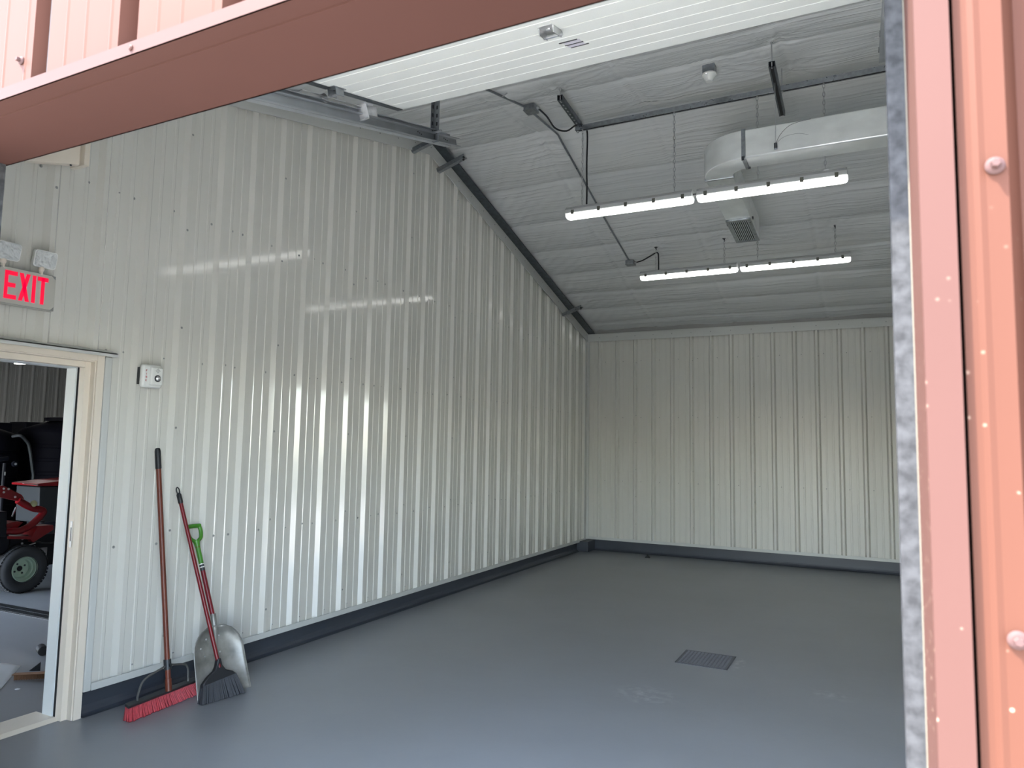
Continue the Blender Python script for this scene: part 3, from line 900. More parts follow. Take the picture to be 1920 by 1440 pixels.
for i, (x, sgn) in enumerate(((-2.222, -1), (.075, 1))):
    tr = thing('door_track', (x, 2.3, 0), ('galvanised overhead door track climbing along the left side under the door edge', 'galvanised overhead door track at the right side, end showing beside the jamb')[i], 'door track', None)
    mb = MB(); rail(mb, path, x, sgn); mb.build('rail', 'track', tr, solid=.002, smooth=30)
    mb = MB()
    xa = x + sgn * .034
    mb.bar((xa, 2.0, tz(2.0) + .012), (xa, 3.60, tz(3.60) + .012), .003, .07)
    mb.bar((xa + sgn * .018, 2.0, tz(2.0) - .022), (xa + sgn * .018, 3.60, tz(3.60) - .022), .040, .003)
    mb.bar((xa - sgn * .01, 1.9, tz(1.9) + .047), (xa - sgn * .01, 3.45, tz(3.45) + .047), .022, .003)
    mb.build('angle_brace', 'track', tr, smooth=0)
    mb = MB()
    for yy in (3.20, 3.47):
        for kk in range(3): mb.lathe((x + sgn * .006 - sgn * .008, yy + kk * .018, tz(yy) + .0), (-sgn, 0, 0), [(.004, 0), (.004, .002)], 8)
    mb.build_each('bolt_hole', 'steel_dark', tr)
    mb = MB()
    yy = 3.41
    xw = x + sgn * .03
    za, zb_ = tz(yy) - .03, interp(CEIL, yy) + .02
    mb.box(xw - .0015, xw + .0015, yy - .035, yy + .0, za, zb_)
    mb.box(xw - .0015, xw + .035, yy - .0015, yy + .0015, za, zb_)
    mb.build('hanger_angle', 'galv', tr, smooth=0)
    mb = MB()
    z = za + .06
    while z < zb_ - .05:
        mb.obox((xw + .0018, yy - .018, z), V((1, 0, 0)), V((0, 1, 0)), V((0, 0, 1)), .0004, .006, .011)
        mb.obox((xw + .02, yy - .002, z), V((1, 0, 0)), V((0, 1, 0)), V((0, 0, 1)), .005, .0006, .011)
        z += .05
    mb.build_each('slot_hole', 'steel_dark', tr, smooth=0)
    mb = MB().tube([(x - .02, 3.40, tz(3.4) + .03), (x + .03, 3.40, tz(3.4) + .03)], .007, 6)
    mb.build('bolt', 'steel', tr)

# ------------------------------------------------------------------ flange braces on the gable
for i, (p_, q_, lb) in enumerate((((-4.12, 5.86, 4.575), (-3.80, 5.93, 4.715), 'short galvanised brace at the gable peak, behind the end of the door track'),
                                  ((-4.12, 6.35, 4.545), (-3.80, 6.38, 4.668), 'short galvanised brace just past the gable peak, its bolted end free'),
                                  ((-4.12, 9.90, 3.585), (-3.80, 9.87, 3.690), 'short galvanised brace low on the gable slope near the back corner'))):
    p_, q_ = V(p_), V(q_)
    fb = thing('flange_brace', p_, lb, 'steel brace', 'flange braces along the gable trim')
    dv = (q_ - p_).normalized(); sx = dv.cross(V((0, 0, 1))).normalized(); uz = sx.cross(dv)
    mb = MB()
    Lh = (q_ - p_).length / 2; c0 = (p_ + q_) / 2
    mb.obox(c0, sx, dv, uz, .024, Lh, .002).obox(c0 + sx * .024 + uz * .02, sx, dv, uz, .002, Lh, .022).obox(c0 - sx * .024 + uz * .008, sx, dv, uz, .002, Lh, .01)
    mb.build('channel', 'galv', fb, smooth=0)
    MB().lathe(q_ - dv * .03 - uz * .002, -uz, [(.012, 0), (.012, .008), (.006, .014)], 6).lathe(q_ - dv * .01 + sx * .02, sx, [(.011, 0), (.011, .02)], 6).build_each('bolt', 'steel_dark', fb)

# ------------------------------------------------------------------ strut channels
def strut(mb, p, q, w_=.041, h_=.041, up=(0, 0, 1)):
    p, q = V(p), V(q); dv = (q - p).normalized(); sx = dv.cross(V(up)).normalized(); uz = sx.cross(dv)
    c0 = (p + q) / 2; L_ = (q - p).length / 2
    mb.obox(c0 + uz * h_ / 2, sx, dv, uz, w_ / 2, L_, .0015)
    mb.obox(c0 - uz * (h_ / 2 - .004), sx, dv, uz, w_ / 2 - .004, L_, .0008, 1)  # black strip standing in for the shaded inside of the channel
    for s_ in (-1, 1):
        mb.obox(c0 + sx * s_ * w_ / 2, sx, dv, uz, .0015, L_, h_ / 2)
        mb.obox(c0 + sx * s_ * (w_ / 2 - .005) - uz * h_ / 2, sx, dv, uz, .005, L_, .0015)
sb = thing('strut_beam', (-.4, 6.15, 4.6), 'long galvanised strut channel hung below the ridge of the ceiling', 'strut channel')
mb = MB(); strut(mb, (-2.45, 6.15, 4.633), (1.6, 6.15, 4.633)); mb.build('channel', ['galv', 'dark_gap'], sb, smooth=0)
mb = MB()
for x in (-2.43, -.60, 1.2): mb.tube([(x, 6.15, 4.60), (x, 6.15, interp(CEIL, 6.15) + .02)], .0045, 6)
mb.build_each('threaded_rod', 'steel', sb)
for x in (-2.43, -.60): MB().lathe((x, 6.15, 4.606), (0, 0, -1), [(.014, 0), (.014, .004), (.008, .005), (.008, .014)], 8).build('nut', 'steel', sb)
for i, (p_, q_, lb) in enumerate((((-2.365, 5.55, 4.655), (-2.425, 6.17, 4.684), 'short slotted strut channel crossing to the left end of the long strut beam'),
                                  ((-.612, 5.55, 4.55), (-.624, 6.38, 4.525), 'short slotted strut channel hanging above the duct'))):
    ss = thing('short_strut', p_, lb, 'strut channel', 'short struts near the ridge')
    mb = MB(); strut(mb, p_, q_, .045, .045, up=(0, 0, -1) if i == 0 else (0, 0, 1)); mb.build('channel', ['galv_dark', 'dark_gap'], ss, smooth=0)
    mb = MB(); n_ = 9
    for k in range(n_):
        c_ = V(p_).lerp(V(q_), (k + .6) / n_)
        mb.obox(c_ + V((0, 0, -.0255 if i == 0 else .0)), V((1, 0, 0)), V((0, 1, 0)), V((0, 0, 1)), .006, .014, .001)
    mb.build_each('slot_hole', 'steel', ss, smooth=0)
    MB().tube([V(p_) + V((0, .01, -.03)), (p_[0], p_[1] + .01, interp(CEIL, p_[1]) + .004)], .005, 6).lathe((p_[0], p_[1] + .01, interp(CEIL, p_[1]) - .004), (0, 0, -1), [(.018, 0), (.018, .003), (.009, .004), (.009, .012)], 8).build('rod', 'steel', ss)

# ------------------------------------------------------------------ smoke detector
zc = interp(CEIL, 5.83)
sm = thing('smoke_detector', (-1.135, 5.83, zc - .14), 'white smoke detector on a small steel box under the ceiling', 'smoke detector')
MB().box(-1.185, -1.085, 5.785, 5.875, zc - .062, zc + .02).build('mount_box', 'galv', sm, bevel=.003, smooth=0)
MB().lathe((-1.135, 5.83, zc - .060), (0, 0, -1), [(.060, 0), (.060, .012), (.050, .020), (.036, .050), (.030, .056), (.028, .066), (.010, .068)], 28).build('sensor_head', 'white_pl', sm)
MB().lathe((-1.150, 5.775, zc - .075), (0, -1, -.6), [(.005, 0), (.004, .004)], 8).build('indicator_lamp', 'steel', sm)

# ------------------------------------------------------------------ conduit, boxes, cords
cond = thing('conduit_run', (-2.78, 6.5, 4.0), 'thin grey steel conduit running down the ceiling slope', 'conduit')
MB().tube([(-2.85, 4.3, 4.415), (-2.83, 5.12, 4.615), (-2.80, 5.73, 4.742)], .011, 8).build('upper_pipe', 'galv', cond)
MB().tube([(-2.775, 5.84, 4.735), (-2.765, 6.45, 4.765), (-2.765, 6.56, 4.725), (-2.77, 7.25, 4.530), (-2.775, 8.1, 4.275), (-2.78, 8.88, 4.065)], .011, 8).build('lower_pipe', 'galv', cond)
mb = MB()
for y, z in ((5.3, 4.652), (7.3, 4.53), (8.2, 4.25)): mb.tube([(-2.80, y, z - .014), (-2.80 + .045, y, z + .01)], .006, 6)
mb.build_each('pipe_strap', 'steel', cond)
def jbox(name, c_, lb):
    t_ = thing(name, c_, lb, 'junction box', 'conduit junction boxes')
    x, y, z = c_
    MB().box(x - .055, x + .055, y - .055, y + .055, z, z + .055).build('box', 'galv', t_, bevel=.006, smooth=0)
    MB().box(x - .058, x + .058, y - .058, y + .058, z - .003, z).build('cover', 'galv', t_, smooth=0)
    MB().lathe((x + .055, y + .01, z + .028), (1, 0, 0), [(.014, 0), (.014, .02), (.010, .025)], 10).build('connector', 'steel', t_)
    return t_
jbox('junction_box', (-2.755, 5.79, 4.71), 'grey steel junction box on the conduit near the ridge')
jbox('junction_box', (-2.77, 8.93, 4.01), 'grey steel junction box at the lower end of the conduit')
def smooth_path(pts, n=6):
    out = []
    P_ = [V(p) for p in pts]
    for i in range(len(P_) - 1):
        p0, p1, p2, p3 = P_[max(i - 1, 0)], P_[i], P_[i + 1], P_[min(i + 2, len(P_) - 1)]
        for k in range(n):
            t = k / n
            out.append(.5 * ((2 * p1) + (-p0 + p2) * t + (2 * p0 - 5 * p1 + 4 * p2 - p3) * t * t + (-p0 + 3 * p1 - 3 * p2 + p3) * t ** 3))
    out.append(P_[-1]); return out
tag(MB().tube(smooth_path([(-2.69, 5.80, 4.735), (-2.645, 5.90, 4.69), (-2.60, 6.0, 4.61), (-2.52, 6.08, 4.60), (-2.45, 6.12, 4.655), (-2.40, 6.13, 4.672), (-2.37, 6.17, 4.64),
     (-2.345, 6.18, 4.58), (-2.345, 6.17, 4.3), (-2.34, 6.165, 4.05), (-2.335, 6.15, 3.86)]), .008, 8).build('power_cord', 'black'),
    'black cord looping off the upper junction box and dropping to the nearer light row', 'cord', 'lamp cords')
tag(MB().tube(smooth_path([(-2.69, 8.94, 4.04), (-2.60, 8.90, 4.045), (-2.50, 8.85, 4.07), (-2.40, 8.78, 4.09), (-2.355, 8.74, 4.075), (-2.345, 8.73, 4.02), (-2.34, 8.72, 3.85)]), .008, 8).build('power_cord', 'black'),
    'black cord from the lower junction box bending down to the farther light row', 'cord', 'lamp cords')

# ------------------------------------------------------------------ light fixtures
def make_fixture(loc, label):
    f = thing('tube_light', loc, label, 'light fixture', 'vapor-tight tube lights in two rows')
    x, y, z = loc
    L_ = 1.19
    hh = MB()
    prof = [(-.058, .044), (-.065, .048), (-.062, .080), (-.034, .110), (.034, .110), (.062, .080), (.065, .048), (.058, .044)]
    hh.prism([(x - L_ / 2 + .004, y + a, z + b_) for a, b_ in prof], (L_ - .008, 0, 0))
    hh.build('housing', 'fix_grey', f, smooth=0)
    # translucent lens: rounded trough with drawn-in ends
    secs = [(-L_ / 2, .40, .030), (-L_ / 2 + .006, .72, .012), (-L_ / 2 + .02, .94, .003), (-L_ / 2 + .04, 1, 0), (L_ / 2 - .04, 1, 0), (L_ / 2 - .02, .94, .003), (L_ / 2 - .006, .72, .012), (L_ / 2, .40, .030)]
    lens = MB(); o = len(lens.v); nn = 13
    for (dx, s_, up) in secs:
        for k in range(nn):
            a = PI * k / (nn - 1)
            yy = -math.cos(a) * .056 * (s_ if s_ > .8 else s_ + .2)
            zz = .046 - math.sin(a) ** .55 * .048 * ((1 - up / .06))
            lens.v.append(V((x + dx, y + yy, z + zz)))
    for i in range(len(secs) - 1):
        for k in range(nn - 1):
            lens.f.append((i * nn + k, i * nn + k + 1, (i + 1) * nn + k + 1, (i + 1) * nn + k)); lens.m.append(0)
    lens.f.append(tuple(range(nn))); lens.m.append(0)
    lens.f.append(tuple((len(secs) - 1) * nn + k for k in range(nn))); lens.m.append(0)
    lens.build('lens', 'lamp', f, smooth=60)
    for k in range(5):
        xx = x - L_ / 2 + .08 + k * (L_ - .16) / 4
        cb = MB()
        for s_ in (-1, 1):
            cb.box(xx - .014, xx + .014, y + s_ * .065 - .004, y + s_ * .065 + .004, z + .030, z + .070)
        cb.build_each('latch', 'clip', f, smooth=0)
    for dx in (-.40, .44):
        cb = MB().box(x + dx - .02, x + dx + .02, y - .02, y + .02, z + .113, z + .120)
        cb.tube([(x + dx, y, z + .118), (x + dx, y, z + .132)], .004, 6)
        cb.build('hanger_clip', 'steel', f, smooth=0)
    return f
labs = ['left of the two nearer tube lights, fed by the long black cord', 'right of the two nearer tube lights, under the elbow of the duct',
        'left of the two farther tube lights, next to the lower junction box', 'right of the two farther tube lights']
fx = [(-1.937, 6.15, 3.755), (-.712, 6.15, 3.755), (-1.975, 8.72, 3.735), (-.752, 8.72, 3.735)]
proto = make_fixture(fx[0], labs[0])
for l_, lb in zip(fx[1:], labs[1:]):
    c_ = tree_copy(proto); c_.location = l_; c_['label'] = lb
for y, z in ((6.15, 3.83), (8.72, 3.81)):
    o = MB().tube([(-1.345, y, z), (-1.305, y, z)], .008, 8).build('cable_coupler', 'black')
    tag(o, 'small black coupler between the two %s tube lights' % ('nearer' if y < 7 else 'farther'), 'cable coupler', 'couplers between tube lights')

# chains
def chain_mesh(L_):
    mb = MB(); pitch = .036; n = int(L_ / pitch); pt = L_ / n
    for k in range(n):
        zc_ = -(k + .5) * pt
        loop = []
        for q in range(12):
            a = 2 * PI * q / 12
            u_, w2 = .0085 * math.cos(a), (.022 * math.sin(a))
            loop.append((u_, 0, zc_ + w2) if k % 2 == 0 else (0, u_, zc_ + w2))
        mb.tube(loop, .0026, 5, closed=True)
    return mb
def hang_chain(x, y, zt, zb_, lb):
    mb = chain_mesh(zt - zb_)
    for p in mb.v: p += V((x, y, zt))
    o = mb.build('hanging_chain', 'steel')
    tag(o, lb, 'chain', 'chains holding up the tube lights')
wheres = ['beside the black cord', 'at its right end', 'at its left end, behind the duct', 'at its right end, behind the duct']
for k, x in enumerate((-2.362, -1.508, -1.10 + .30, -.28)):
    zt = 4.61
    hang_chain(x - (.0 if k else .018), 6.15, zt, 3.885, 'long steel chain of the %s, %s' % ('left nearer tube light' if k < 2 else 'right nearer tube light', wheres[k]))
for k, x in enumerate((-2.375, -1.535, -1.152, -.312)):
    zt = cz(x, 8.72)
    hang_chain(x, 8.72, zt - .02, 3.865, 'short steel chain of the %s farther tube light, %s end' % ('left' if k < 2 else 'right', ('left', 'right')[k % 2]))
    h_ = MB().lathe((x, 8.72, zt + .01), (0, 0, -1), [(.022, 0), (.022, .004), (.010, .006), (.007, .022)], 10).tube([(x, 8.72, zt - .005), (x + .008, 8.72, zt - .02), (x, 8.72, zt - .03)], .003, 5)
    tag(h_.build('ceiling_hook', 'steel_dark'), 'dark ceiling hook of the %s farther tube light, %s end' % ('left' if k < 2 else 'right', ('left', 'right')[k % 2]), 'ceiling hook', 'hooks of the farther tube lights')

# ------------------------------------------------------------------ duct
du = thing('air_duct', (0, 5.95, 3.85), 'galvanised square air duct with curved elbow and louvred end grille', 'air duct')
Z0, Z1, Y0, Y1 = 3.958, 4.195, 5.83, 6.065
dm = MB().box(-.862, 1.58, Y0, Y1, Z0, Z1)
dm.build('main_run', 'duct', du, bevel=.012, smooth=60)
el = MB()
Ro, Ri, cxp, cyp = .375, .140, -.87, 6.205
N_ = 20
for i in range(N_ + 1):
    a = PI / 2 * i / N_
    for r, z in ((Ri, Z0), (Ro, Z0), (Ro, Z1), (Ri, Z1)):
        el.v.append(V((cxp - r * math.sin(a), cyp - r * math.cos(a), z)))
for i in range(N_):
    for k in range(4):
        k2 = (k + 1) % 4
        el.f.append((i * 4 + k, i * 4 + k2, (i + 1) * 4 + k2, (i + 1) * 4 + k)); el.m.append(0)
el.build('elbow', 'duct', du, bevel=.006, smooth=40)
MB().box(-.885, -.853, Y0 - .006, Y1 + .006, Z0 - .006, Z1 + .006).build('collar', 'galv', du, bevel=.003, smooth=0)
MB().box(-.883, -.862, Y0 - .012, Y0 - .004, Z0 - .02, Z0 + .012).box(-.862, -.842, Y0 - .012 + .2, Y0 + .204, Z0 - .018, Z0 - .005).build_each('collar_clip', 'steel_dark', du, smooth=0)
bx0, bx1 = -1.245, -1.010
ya, yb_ = 6.205, 7.80
zs = lambda y: Z0 - .072 * (y - ya)
br_ = MB().add([(bx0, ya, zs(ya)), (bx1, ya, zs(ya)), (bx1, yb_, zs(yb_)), (bx0, yb_, zs(yb_)),
                (bx0, ya, Z1), (bx1, ya, Z1), (bx1, yb_, zs(yb_) + .245), (bx0, yb_, zs(yb_) + .245)],
               [(0, 1, 2, 3), (4, 5, 6, 7), (0, 1, 5, 4), (2, 3, 7, 6), (0, 3, 7, 4), (1, 2, 6, 5)])
br_.build('branch', 'duct', du, bevel=.006, smooth=0)
MB().box(bx0 - .008, bx1 + .008, ya - .012, ya + .012, Z0 - .008, Z1 + .008).build('collar', 'galv', du, bevel=.003, smooth=0)
gy0, gy1 = 7.16, 7.80
gf = MB()
dvg = V((0, gy1 - gy0, zs(gy1) - zs(gy0))).normalized(); ng_ = V((0, dvg.z, -dvg.y))
gc = V(((bx0 + bx1) / 2, (gy0 + gy1) / 2, zs((gy0 + gy1) / 2) - .010))
HW, HL = (bx1 - bx0) / 2, (gy1 - gy0) / 2
ex = V((1, 0, 0))
for s_ in (-1, 1):
    gf.obox(gc + ex * s_ * (HW - .016), ex, dvg, ng_, .016, HL, .008)
    gf.obox(gc + dvg * s_ * (HL - .018), ex, dvg, ng_, HW, .018, .008)
go = gf.build('grille', 'galv', du, smooth=0)
lv = MB()
for k in range(10):
    xx = -HW + .036 + k * (2 * HW - .072) / 9
    tl = V((math.cos(.75), 0, -math.sin(.75)))
    lv.obox(gc + ex * xx, tl, dvg, tl.cross(dvg), .0062, HL - .03, .001)
lv.build_each('louvre', 'white_cool', go, smooth=0)
MB().obox(gc - ng_ * .0045, ex, dvg, ng_, HW - .03, HL - .03, .001).build('throat', 'dark_gap', go, smooth=0)
mb = MB()
mb.box(bx1, bx1 + .012, 7.28, 7.31, zs(7.3) + .03, zs(7.3) + .055).box(bx0 - .014, bx0, 7.30, 7.34, zs(7.3) - .0, zs(7.3) + .03)
mb.build_each('damper_lever', 'steel_dark', du, smooth=0)
hw = thing('duct_hanger', (-.624, 5.815, 3.97), 'thin wire hanger with gripper and loose tails on the duct face', 'wire hanger')
MB().tube([(-.622, 5.818, 4.02), (-.618, 5.80, 4.53)], .0025, 6).build('wire', 'steel', hw)
MB().box(-.634, -.610, 5.806, 5.826, 3.985, 4.035).build('gripper', 'galv_dark', hw, bevel=.005, smooth=0)
MB().tube(smooth_path([(-.620, 5.815, 4.03), (-.58, 5.81, 4.10), (-.50, 5.805, 4.16), (-.36, 5.80, 4.175)]), .0016, 5).build('wire_tail', 'steel_dark', hw)
MB().tube(smooth_path([(-.618, 5.815, 4.03), (-.56, 5.82, 4.075), (-.46, 5.82, 4.085), (-.38, 5.82, 4.06)]), .0012, 5).build('wire_tail', 'galv', hw)

# ------------------------------------------------------------------ floor drain
fd = thing('floor_drain', (-1.18, 5.757, 0), 'square grey floor drain grate set in the epoxy floor', 'floor drain')
a0, a1, b0, b1 = -1.372, -.984, 5.563, 5.947
fr = MB()
for q in ((a0, a1, b0, b0 + .014), (a0, a1, b1 - .014, b1), (a0, a0 + .014, b0, b1), (a1 - .014, a1, b0, b1)): fr.box(q[0], q[1], q[2], q[3], .0005, .004)
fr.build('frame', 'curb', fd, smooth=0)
MB().box(a0 + .01, a1 - .01, b0 + .01, b1 - .01, .0004, .0012).build('pit', 'dark_gap', fd, smooth=0)
gt = MB(); n_ = 13
for k in range(n_ + 1):
    x = lerp(a0 + .016, a1 - .016, k / n_)
    gt.box(x - .0055, x + .0055, b0 + .01, b1 - .01, .001, .005)
for k in range(17):
    y = lerp(b0 + .016, b1 - .016, k / 16)
    gt.box(a0 + .01, a1 - .01, y - .0045, y + .0045, .001, .0045)
gt.build('grate', 'drain_grey', fd, smooth=0)
sc_ = MB(); random.seed(3)
def scrap_mesh(mb, c_, r, hgt, n=7):
    base = [V(c_) + V((math.cos(2 * PI * k / n) * r * random.uniform(.5, 1.2), math.sin(2 * PI * k / n) * r * random.uniform(.5, 1.2), 0)) for k in range(n)]
    top = V(c_) + V((0, 0, hgt))
    mb.add(base + [top], [(k, (k + 1) % n, n) for k in range(n)])
scrap_mesh(sc_, (-3.02, 10.62, .001), .06, .05)
tag(sc_.build('paper_scrap', 'hopper', smooth=0), 'small pale crumpled scrap on the floor by the back wall', 'scrap')

# ------------------------------------------------------------------ push broom
pb = thing('push_broom', (-3.86, 3.1, 0), 'push broom with wooden handle, black grip and wide red bristles', 'push broom')
hb0, hb1 = V((-3.868, 3.117, .085)), V((-4.098, 3.114, 1.556))
hd_ = (hb1 - hb0).normalized()
MB().tube([hb0 + hd_ * .03, hb1 - hd_ * .12], .0155, 14).build('handle', 'wood', pb)
MB().tube([hb1 - hd_ * .135, hb1 - hd_ * .13, hb1 - hd_ * .02, hb1 - hd_ * .004, hb1], [.016, .0185, .0185, .015, .008], 14).build('grip', 'black', pb)
MB().tube([hb0 + hd_ * .0, hb0 + hd_ * .07], .019, 14).build('socket', 'wood', pb)
bl = V((-3.891, 3.352, .066)) - V((-3.836, 2.836, .066)); bld = bl.normalized()
bw = V((-.9, -.1, .35)); bw = (bw - bld * bw.dot(bld)).normalized(); bn = bld.cross(bw)
if bn.z < 0: bn = -bn
bc = (V((-3.891, 3.352, .070)) + V((-3.836, 2.836, .070))) / 2 + V((-.025, 0, .01))
MB().obox(bc, bld, bw, bn, bl.length / 2, .018, .008).build('block', 'steel_dark', pb, bevel=.003, smooth=0)
bs = MB()
nb = 46
for i in range(nb):
    for jn in range(5):
        u_ = (i + .5) / nb * 2 - 1
        w2 = (jn - 2) / 2.2
        p0 = bc + bld * (u_ * bl.length / 2 * .97) + bw * (w2 * .017) - bn * .010
        fl_ = u_ * .022 + random.uniform(-.006, .006)
        p1 = V((p0.x + .028 - (w2 * .012) + random.uniform(-.006, .006), p0.y + fl_, .003))
        bs.tube([p0, p0.lerp(p1, .5) + V((0, 0, -.003)), p1], [.0048, .0066, .0075], 5)
bs.build('bristles', 'bristle_red', pb)
# iron brace
ir = MB()
cl = hb0 + hd_ * .155
for s_ in (-1, 1):
    pe = bc + bld * (s_ * .19) + bn * .012
    md = cl.lerp(pe, .5) + bld * (s_ * .065) + V((0, 0, .03))
    ir.tube(smooth_path([cl, cl + bld * (s_ * .04) - V((0, 0, .012)), md, pe + V((0, 0, .03)), pe]), .0065, 6)
ir.build('brace', newmat('worn_iron', (.13, .13, .125), .5, .5), pb)
MB().tube([cl - hd_ * .03, cl + hd_ * .03], .0215, 14).box(cl.x - .005, cl.x + .032, cl.y - .006, cl.y + .006, cl.z - .008, cl.z + .008).build('clamp', 'steel_dark', pb)

# ------------------------------------------------------------------ angle broom
ab = thing('angle_broom', (-3.69, 3.35, 0), 'slim broom with red handle and flared black bristles standing in front of the scoop shovel', 'broom')
t0_, t1_ = V((-3.728, 3.362, .20)), V((-4.092, 3.274, 1.295))
td = (t1_ - t0_).normalized()
MB().tube([t0_ - td * .02, t1_ - td * .09], .0125, 12).build('handle', 'red_metal', ab)
gp = MB().tube([t1_ - td * .105, t1_ - td * .10, t1_ - td * .045, t1_ - td * .035], [.013, .0155, .0155, .010], 12)
ey = []
sd_ = td.cross(V((1, 0, 0))).normalized()
for k in range(14):
    a = 2 * PI * k / 14
    ey.append(t1_ - td * .020 + td * (.024 * math.cos(a)) + sd_ * (.0115 * math.sin(a)))
gp.tube(ey, .0042, 6, closed=True)
gp.build('grip', 'black', ab)
# flared cap: loft in its own plane
fn = V((.9, 0.10, .30)).normalized()
ud = (V((-3.655, 3.484, 0)) - V((-3.70, 3.225, 0))).normalized()
def plate(lst, th_):
    mb = MB(); n = len(lst)
    pts = [V(p) for p in lst]
    return mb.prism([p - fn * th_ / 2 for p in pts], fn * th_)
capo = [(-3.735, 3.350, .235), (-3.735, 3.372, .235), (-3.728, 3.380, .190), (-3.716, 3.400, .160), (-3.706, 3.445, .142), (-3.696, 3.468, .120), (-3.690, 3.466, .108),
        (-3.722, 3.232, .085), (-3.724, 3.236, .112), (-3.726, 3.275, .145), (-3.728, 3.325, .172), (-3.732, 3.342, .195)]
plate(capo, .032).build('cap', 'black', ab, bevel=.008, smooth=40)
bs = MB(); nb = 34
for i in range(nb):
    u_ = i / (nb - 1)
    for jn in range(4):
        p0 = V((-3.722, 3.240, .10)).lerp(V((-3.694, 3.460, .122)), u_) + fn * (jn - 1.5) * .008
        p1 = V((-3.700, 3.215, .002)).lerp(V((-3.650, 3.492, .004)), u_) + V(((jn - 1.5) * .012 + random.uniform(-.004, .004), random.uniform(-.005, .005), 0))
        bs.tube([p0, p1], [.0042, .0062], 5)
bs.build('bristles', 'bristle_black', ab)

# ------------------------------------------------------------------ scoop shovel
sh = thing('scoop_shovel', (-3.75, 3.42, 0), 'aluminium scoop shovel with green D-grip leaning on the left wall', 'shovel')
Ap, Bp = V((-3.687, 3.590, 0.004)), V((-3.745, 3.225, 0.004))
Tp = V((-4.085, 3.425, 1.045))
ux = (Ap - Bp).normalized(); mid = (Ap + Bp) / 2
uy = (V((-3.865, 3.328, .395)) - mid); uy = (uy - ux * uy.dot(ux)).normalized()
un = ux.cross(uy).normalized()
if un.x < 0: un = -un
HWd, LEN = (Ap - Bp).length / 2, .425
def scoop(u, v):
    # v 0 at cutting edge, 1 at heel; u -1..1
    wv = HWd * (1.0 - .10 * v) if v < .55 else HWd * (.945 * math.sqrt(max(0, 1 - ((v - .55) / .47) ** 2.4)))
    side = abs(u) ** 3.2
    depth = -.052 * (1 - side) * (.25 + .75 * min(1, v * 1.8)) * (1 if v < .9 else 1 - (v - .9) * 6)
    return mid + ux * (u * wv) + uy * (v * LEN) + un * (depth + .012)
sm_ = MB().grid(lambda a, b_: scoop(a * 2 - 1, b_), 28, 24)
so = sm_.build('scoop', 'scoop', sh, solid=.003, smooth=80)
rim = [scoop(-1, k / 16) for k in range(17)] + [scoop(1, 1 - k / 16) for k in range(17)]
MB().tube(rim, .0035, 6).build('rolled_rim', 'scoop', so)
hl = mid + uy * (LEN * .93) - un * .01
MB().tube([hl - uy * .12 - un * .022, hl, hl + uy * .11 + un * .005], [.010, .019, .017], 12).build('socket', 'scoop', sh)
for a, b_ in ((-.35, .84), (.3, .86), (-.6, .72), (.2, .62), (-.42, .60)):
    p = scoop(a, b_)
    MB().lathe(p, un, [(.007, 0), (.006, .003), (.002, .005)], 8).build('rivet', 'steel', so)
top = V((-4.060, 3.425, .925)); st_ = hl + uy * .09
dvh = (top - st_).normalized()
MB().tube([st_, st_.lerp(top, .62)], .0150, 12).build('shaft', 'red_metal', sh)
MB().tube([st_.lerp(top, .62), st_.lerp(top, .72)], .0155, 12).build('shaft_label', 'steel_dark', sh)
MB().tube([st_.lerp(top, .66), st_.lerp(top, .675)], .0158, 12).tube([st_.lerp(top, .70), st_.lerp(top, .715)], .0158, 12).build_each('label_band', 'label', sh)
MB().tube([st_.lerp(top, .72), st_.lerp(top, .95)], .0155, 12).build('shaft_sleeve', 'green', sh)
MB().tube([st_.lerp(top, .935), st_.lerp(top, .965)], .0162, 12).build('shaft_ring', newmat('brown_ring', srgb(100, 60, 30), .5), sh)
sdg = (V((0, 1, 0)) - dvh * dvh.y).normalized()
b0_ = st_.lerp(top, .96)
dg = MB()
dg.tube(smooth_path([b0_, b0_ + dvh * .03 + sdg * .012, b0_ + dvh * .055 + sdg * .042, b0_ + dvh * .10 + sdg * .052, b0_ + dvh * .135 + sdg * .046]), .0125, 10)
dg.tube(smooth_path([b0_, b0_ + dvh * .03 - sdg * .012, b0_ + dvh * .055 - sdg * .042, b0_ + dvh * .10 - sdg * .052, b0_ + dvh * .135 - sdg * .046]), .0125, 10)
dg.tube([b0_ + dvh * .135 + sdg * .054, b0_ + dvh * .137, b0_ + dvh * .135 - sdg * .054], .0145, 12)
dg.tube([b0_ - dvh * .01, b0_ + dvh * .035], [.016, .022], 12)
dg.build('grip', 'green', sh)

# ================================================================== neighbouring hall seen through the doorway
hw_ = MB()
hb_ = rib_breaks(1.0, 14.0, 5.2, .2935)
XH = -18.0
for (a, ha), (b, hbb) in zip(hb_[:-1], hb_[1:]):
    hw_.add([(XH + ha, a, 0), (XH + hbb, b, 0), (XH + hbb, b, 4.3), (XH + ha, a, 4.3)], [(0, 1, 2, 3)])
hw_.box(XH - .2, XH - .05, 1.0, 14.2, 0, 4.4)
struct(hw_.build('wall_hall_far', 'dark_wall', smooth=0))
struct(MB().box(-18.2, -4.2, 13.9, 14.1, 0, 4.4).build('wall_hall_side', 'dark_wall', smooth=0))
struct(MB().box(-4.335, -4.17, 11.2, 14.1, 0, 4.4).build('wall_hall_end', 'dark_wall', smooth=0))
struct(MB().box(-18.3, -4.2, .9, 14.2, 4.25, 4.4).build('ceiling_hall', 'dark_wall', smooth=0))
hl_ = thing('hall_light', (-15.6, 9.4, 3.2), 'lit strip light high in the room beyond the doorway', 'light fixture')
MB().box(-16.6, -15.1, 8.98, 9.10, 3.215, 3.27).build('lens', 'lamp_hall', hl_, smooth=0)
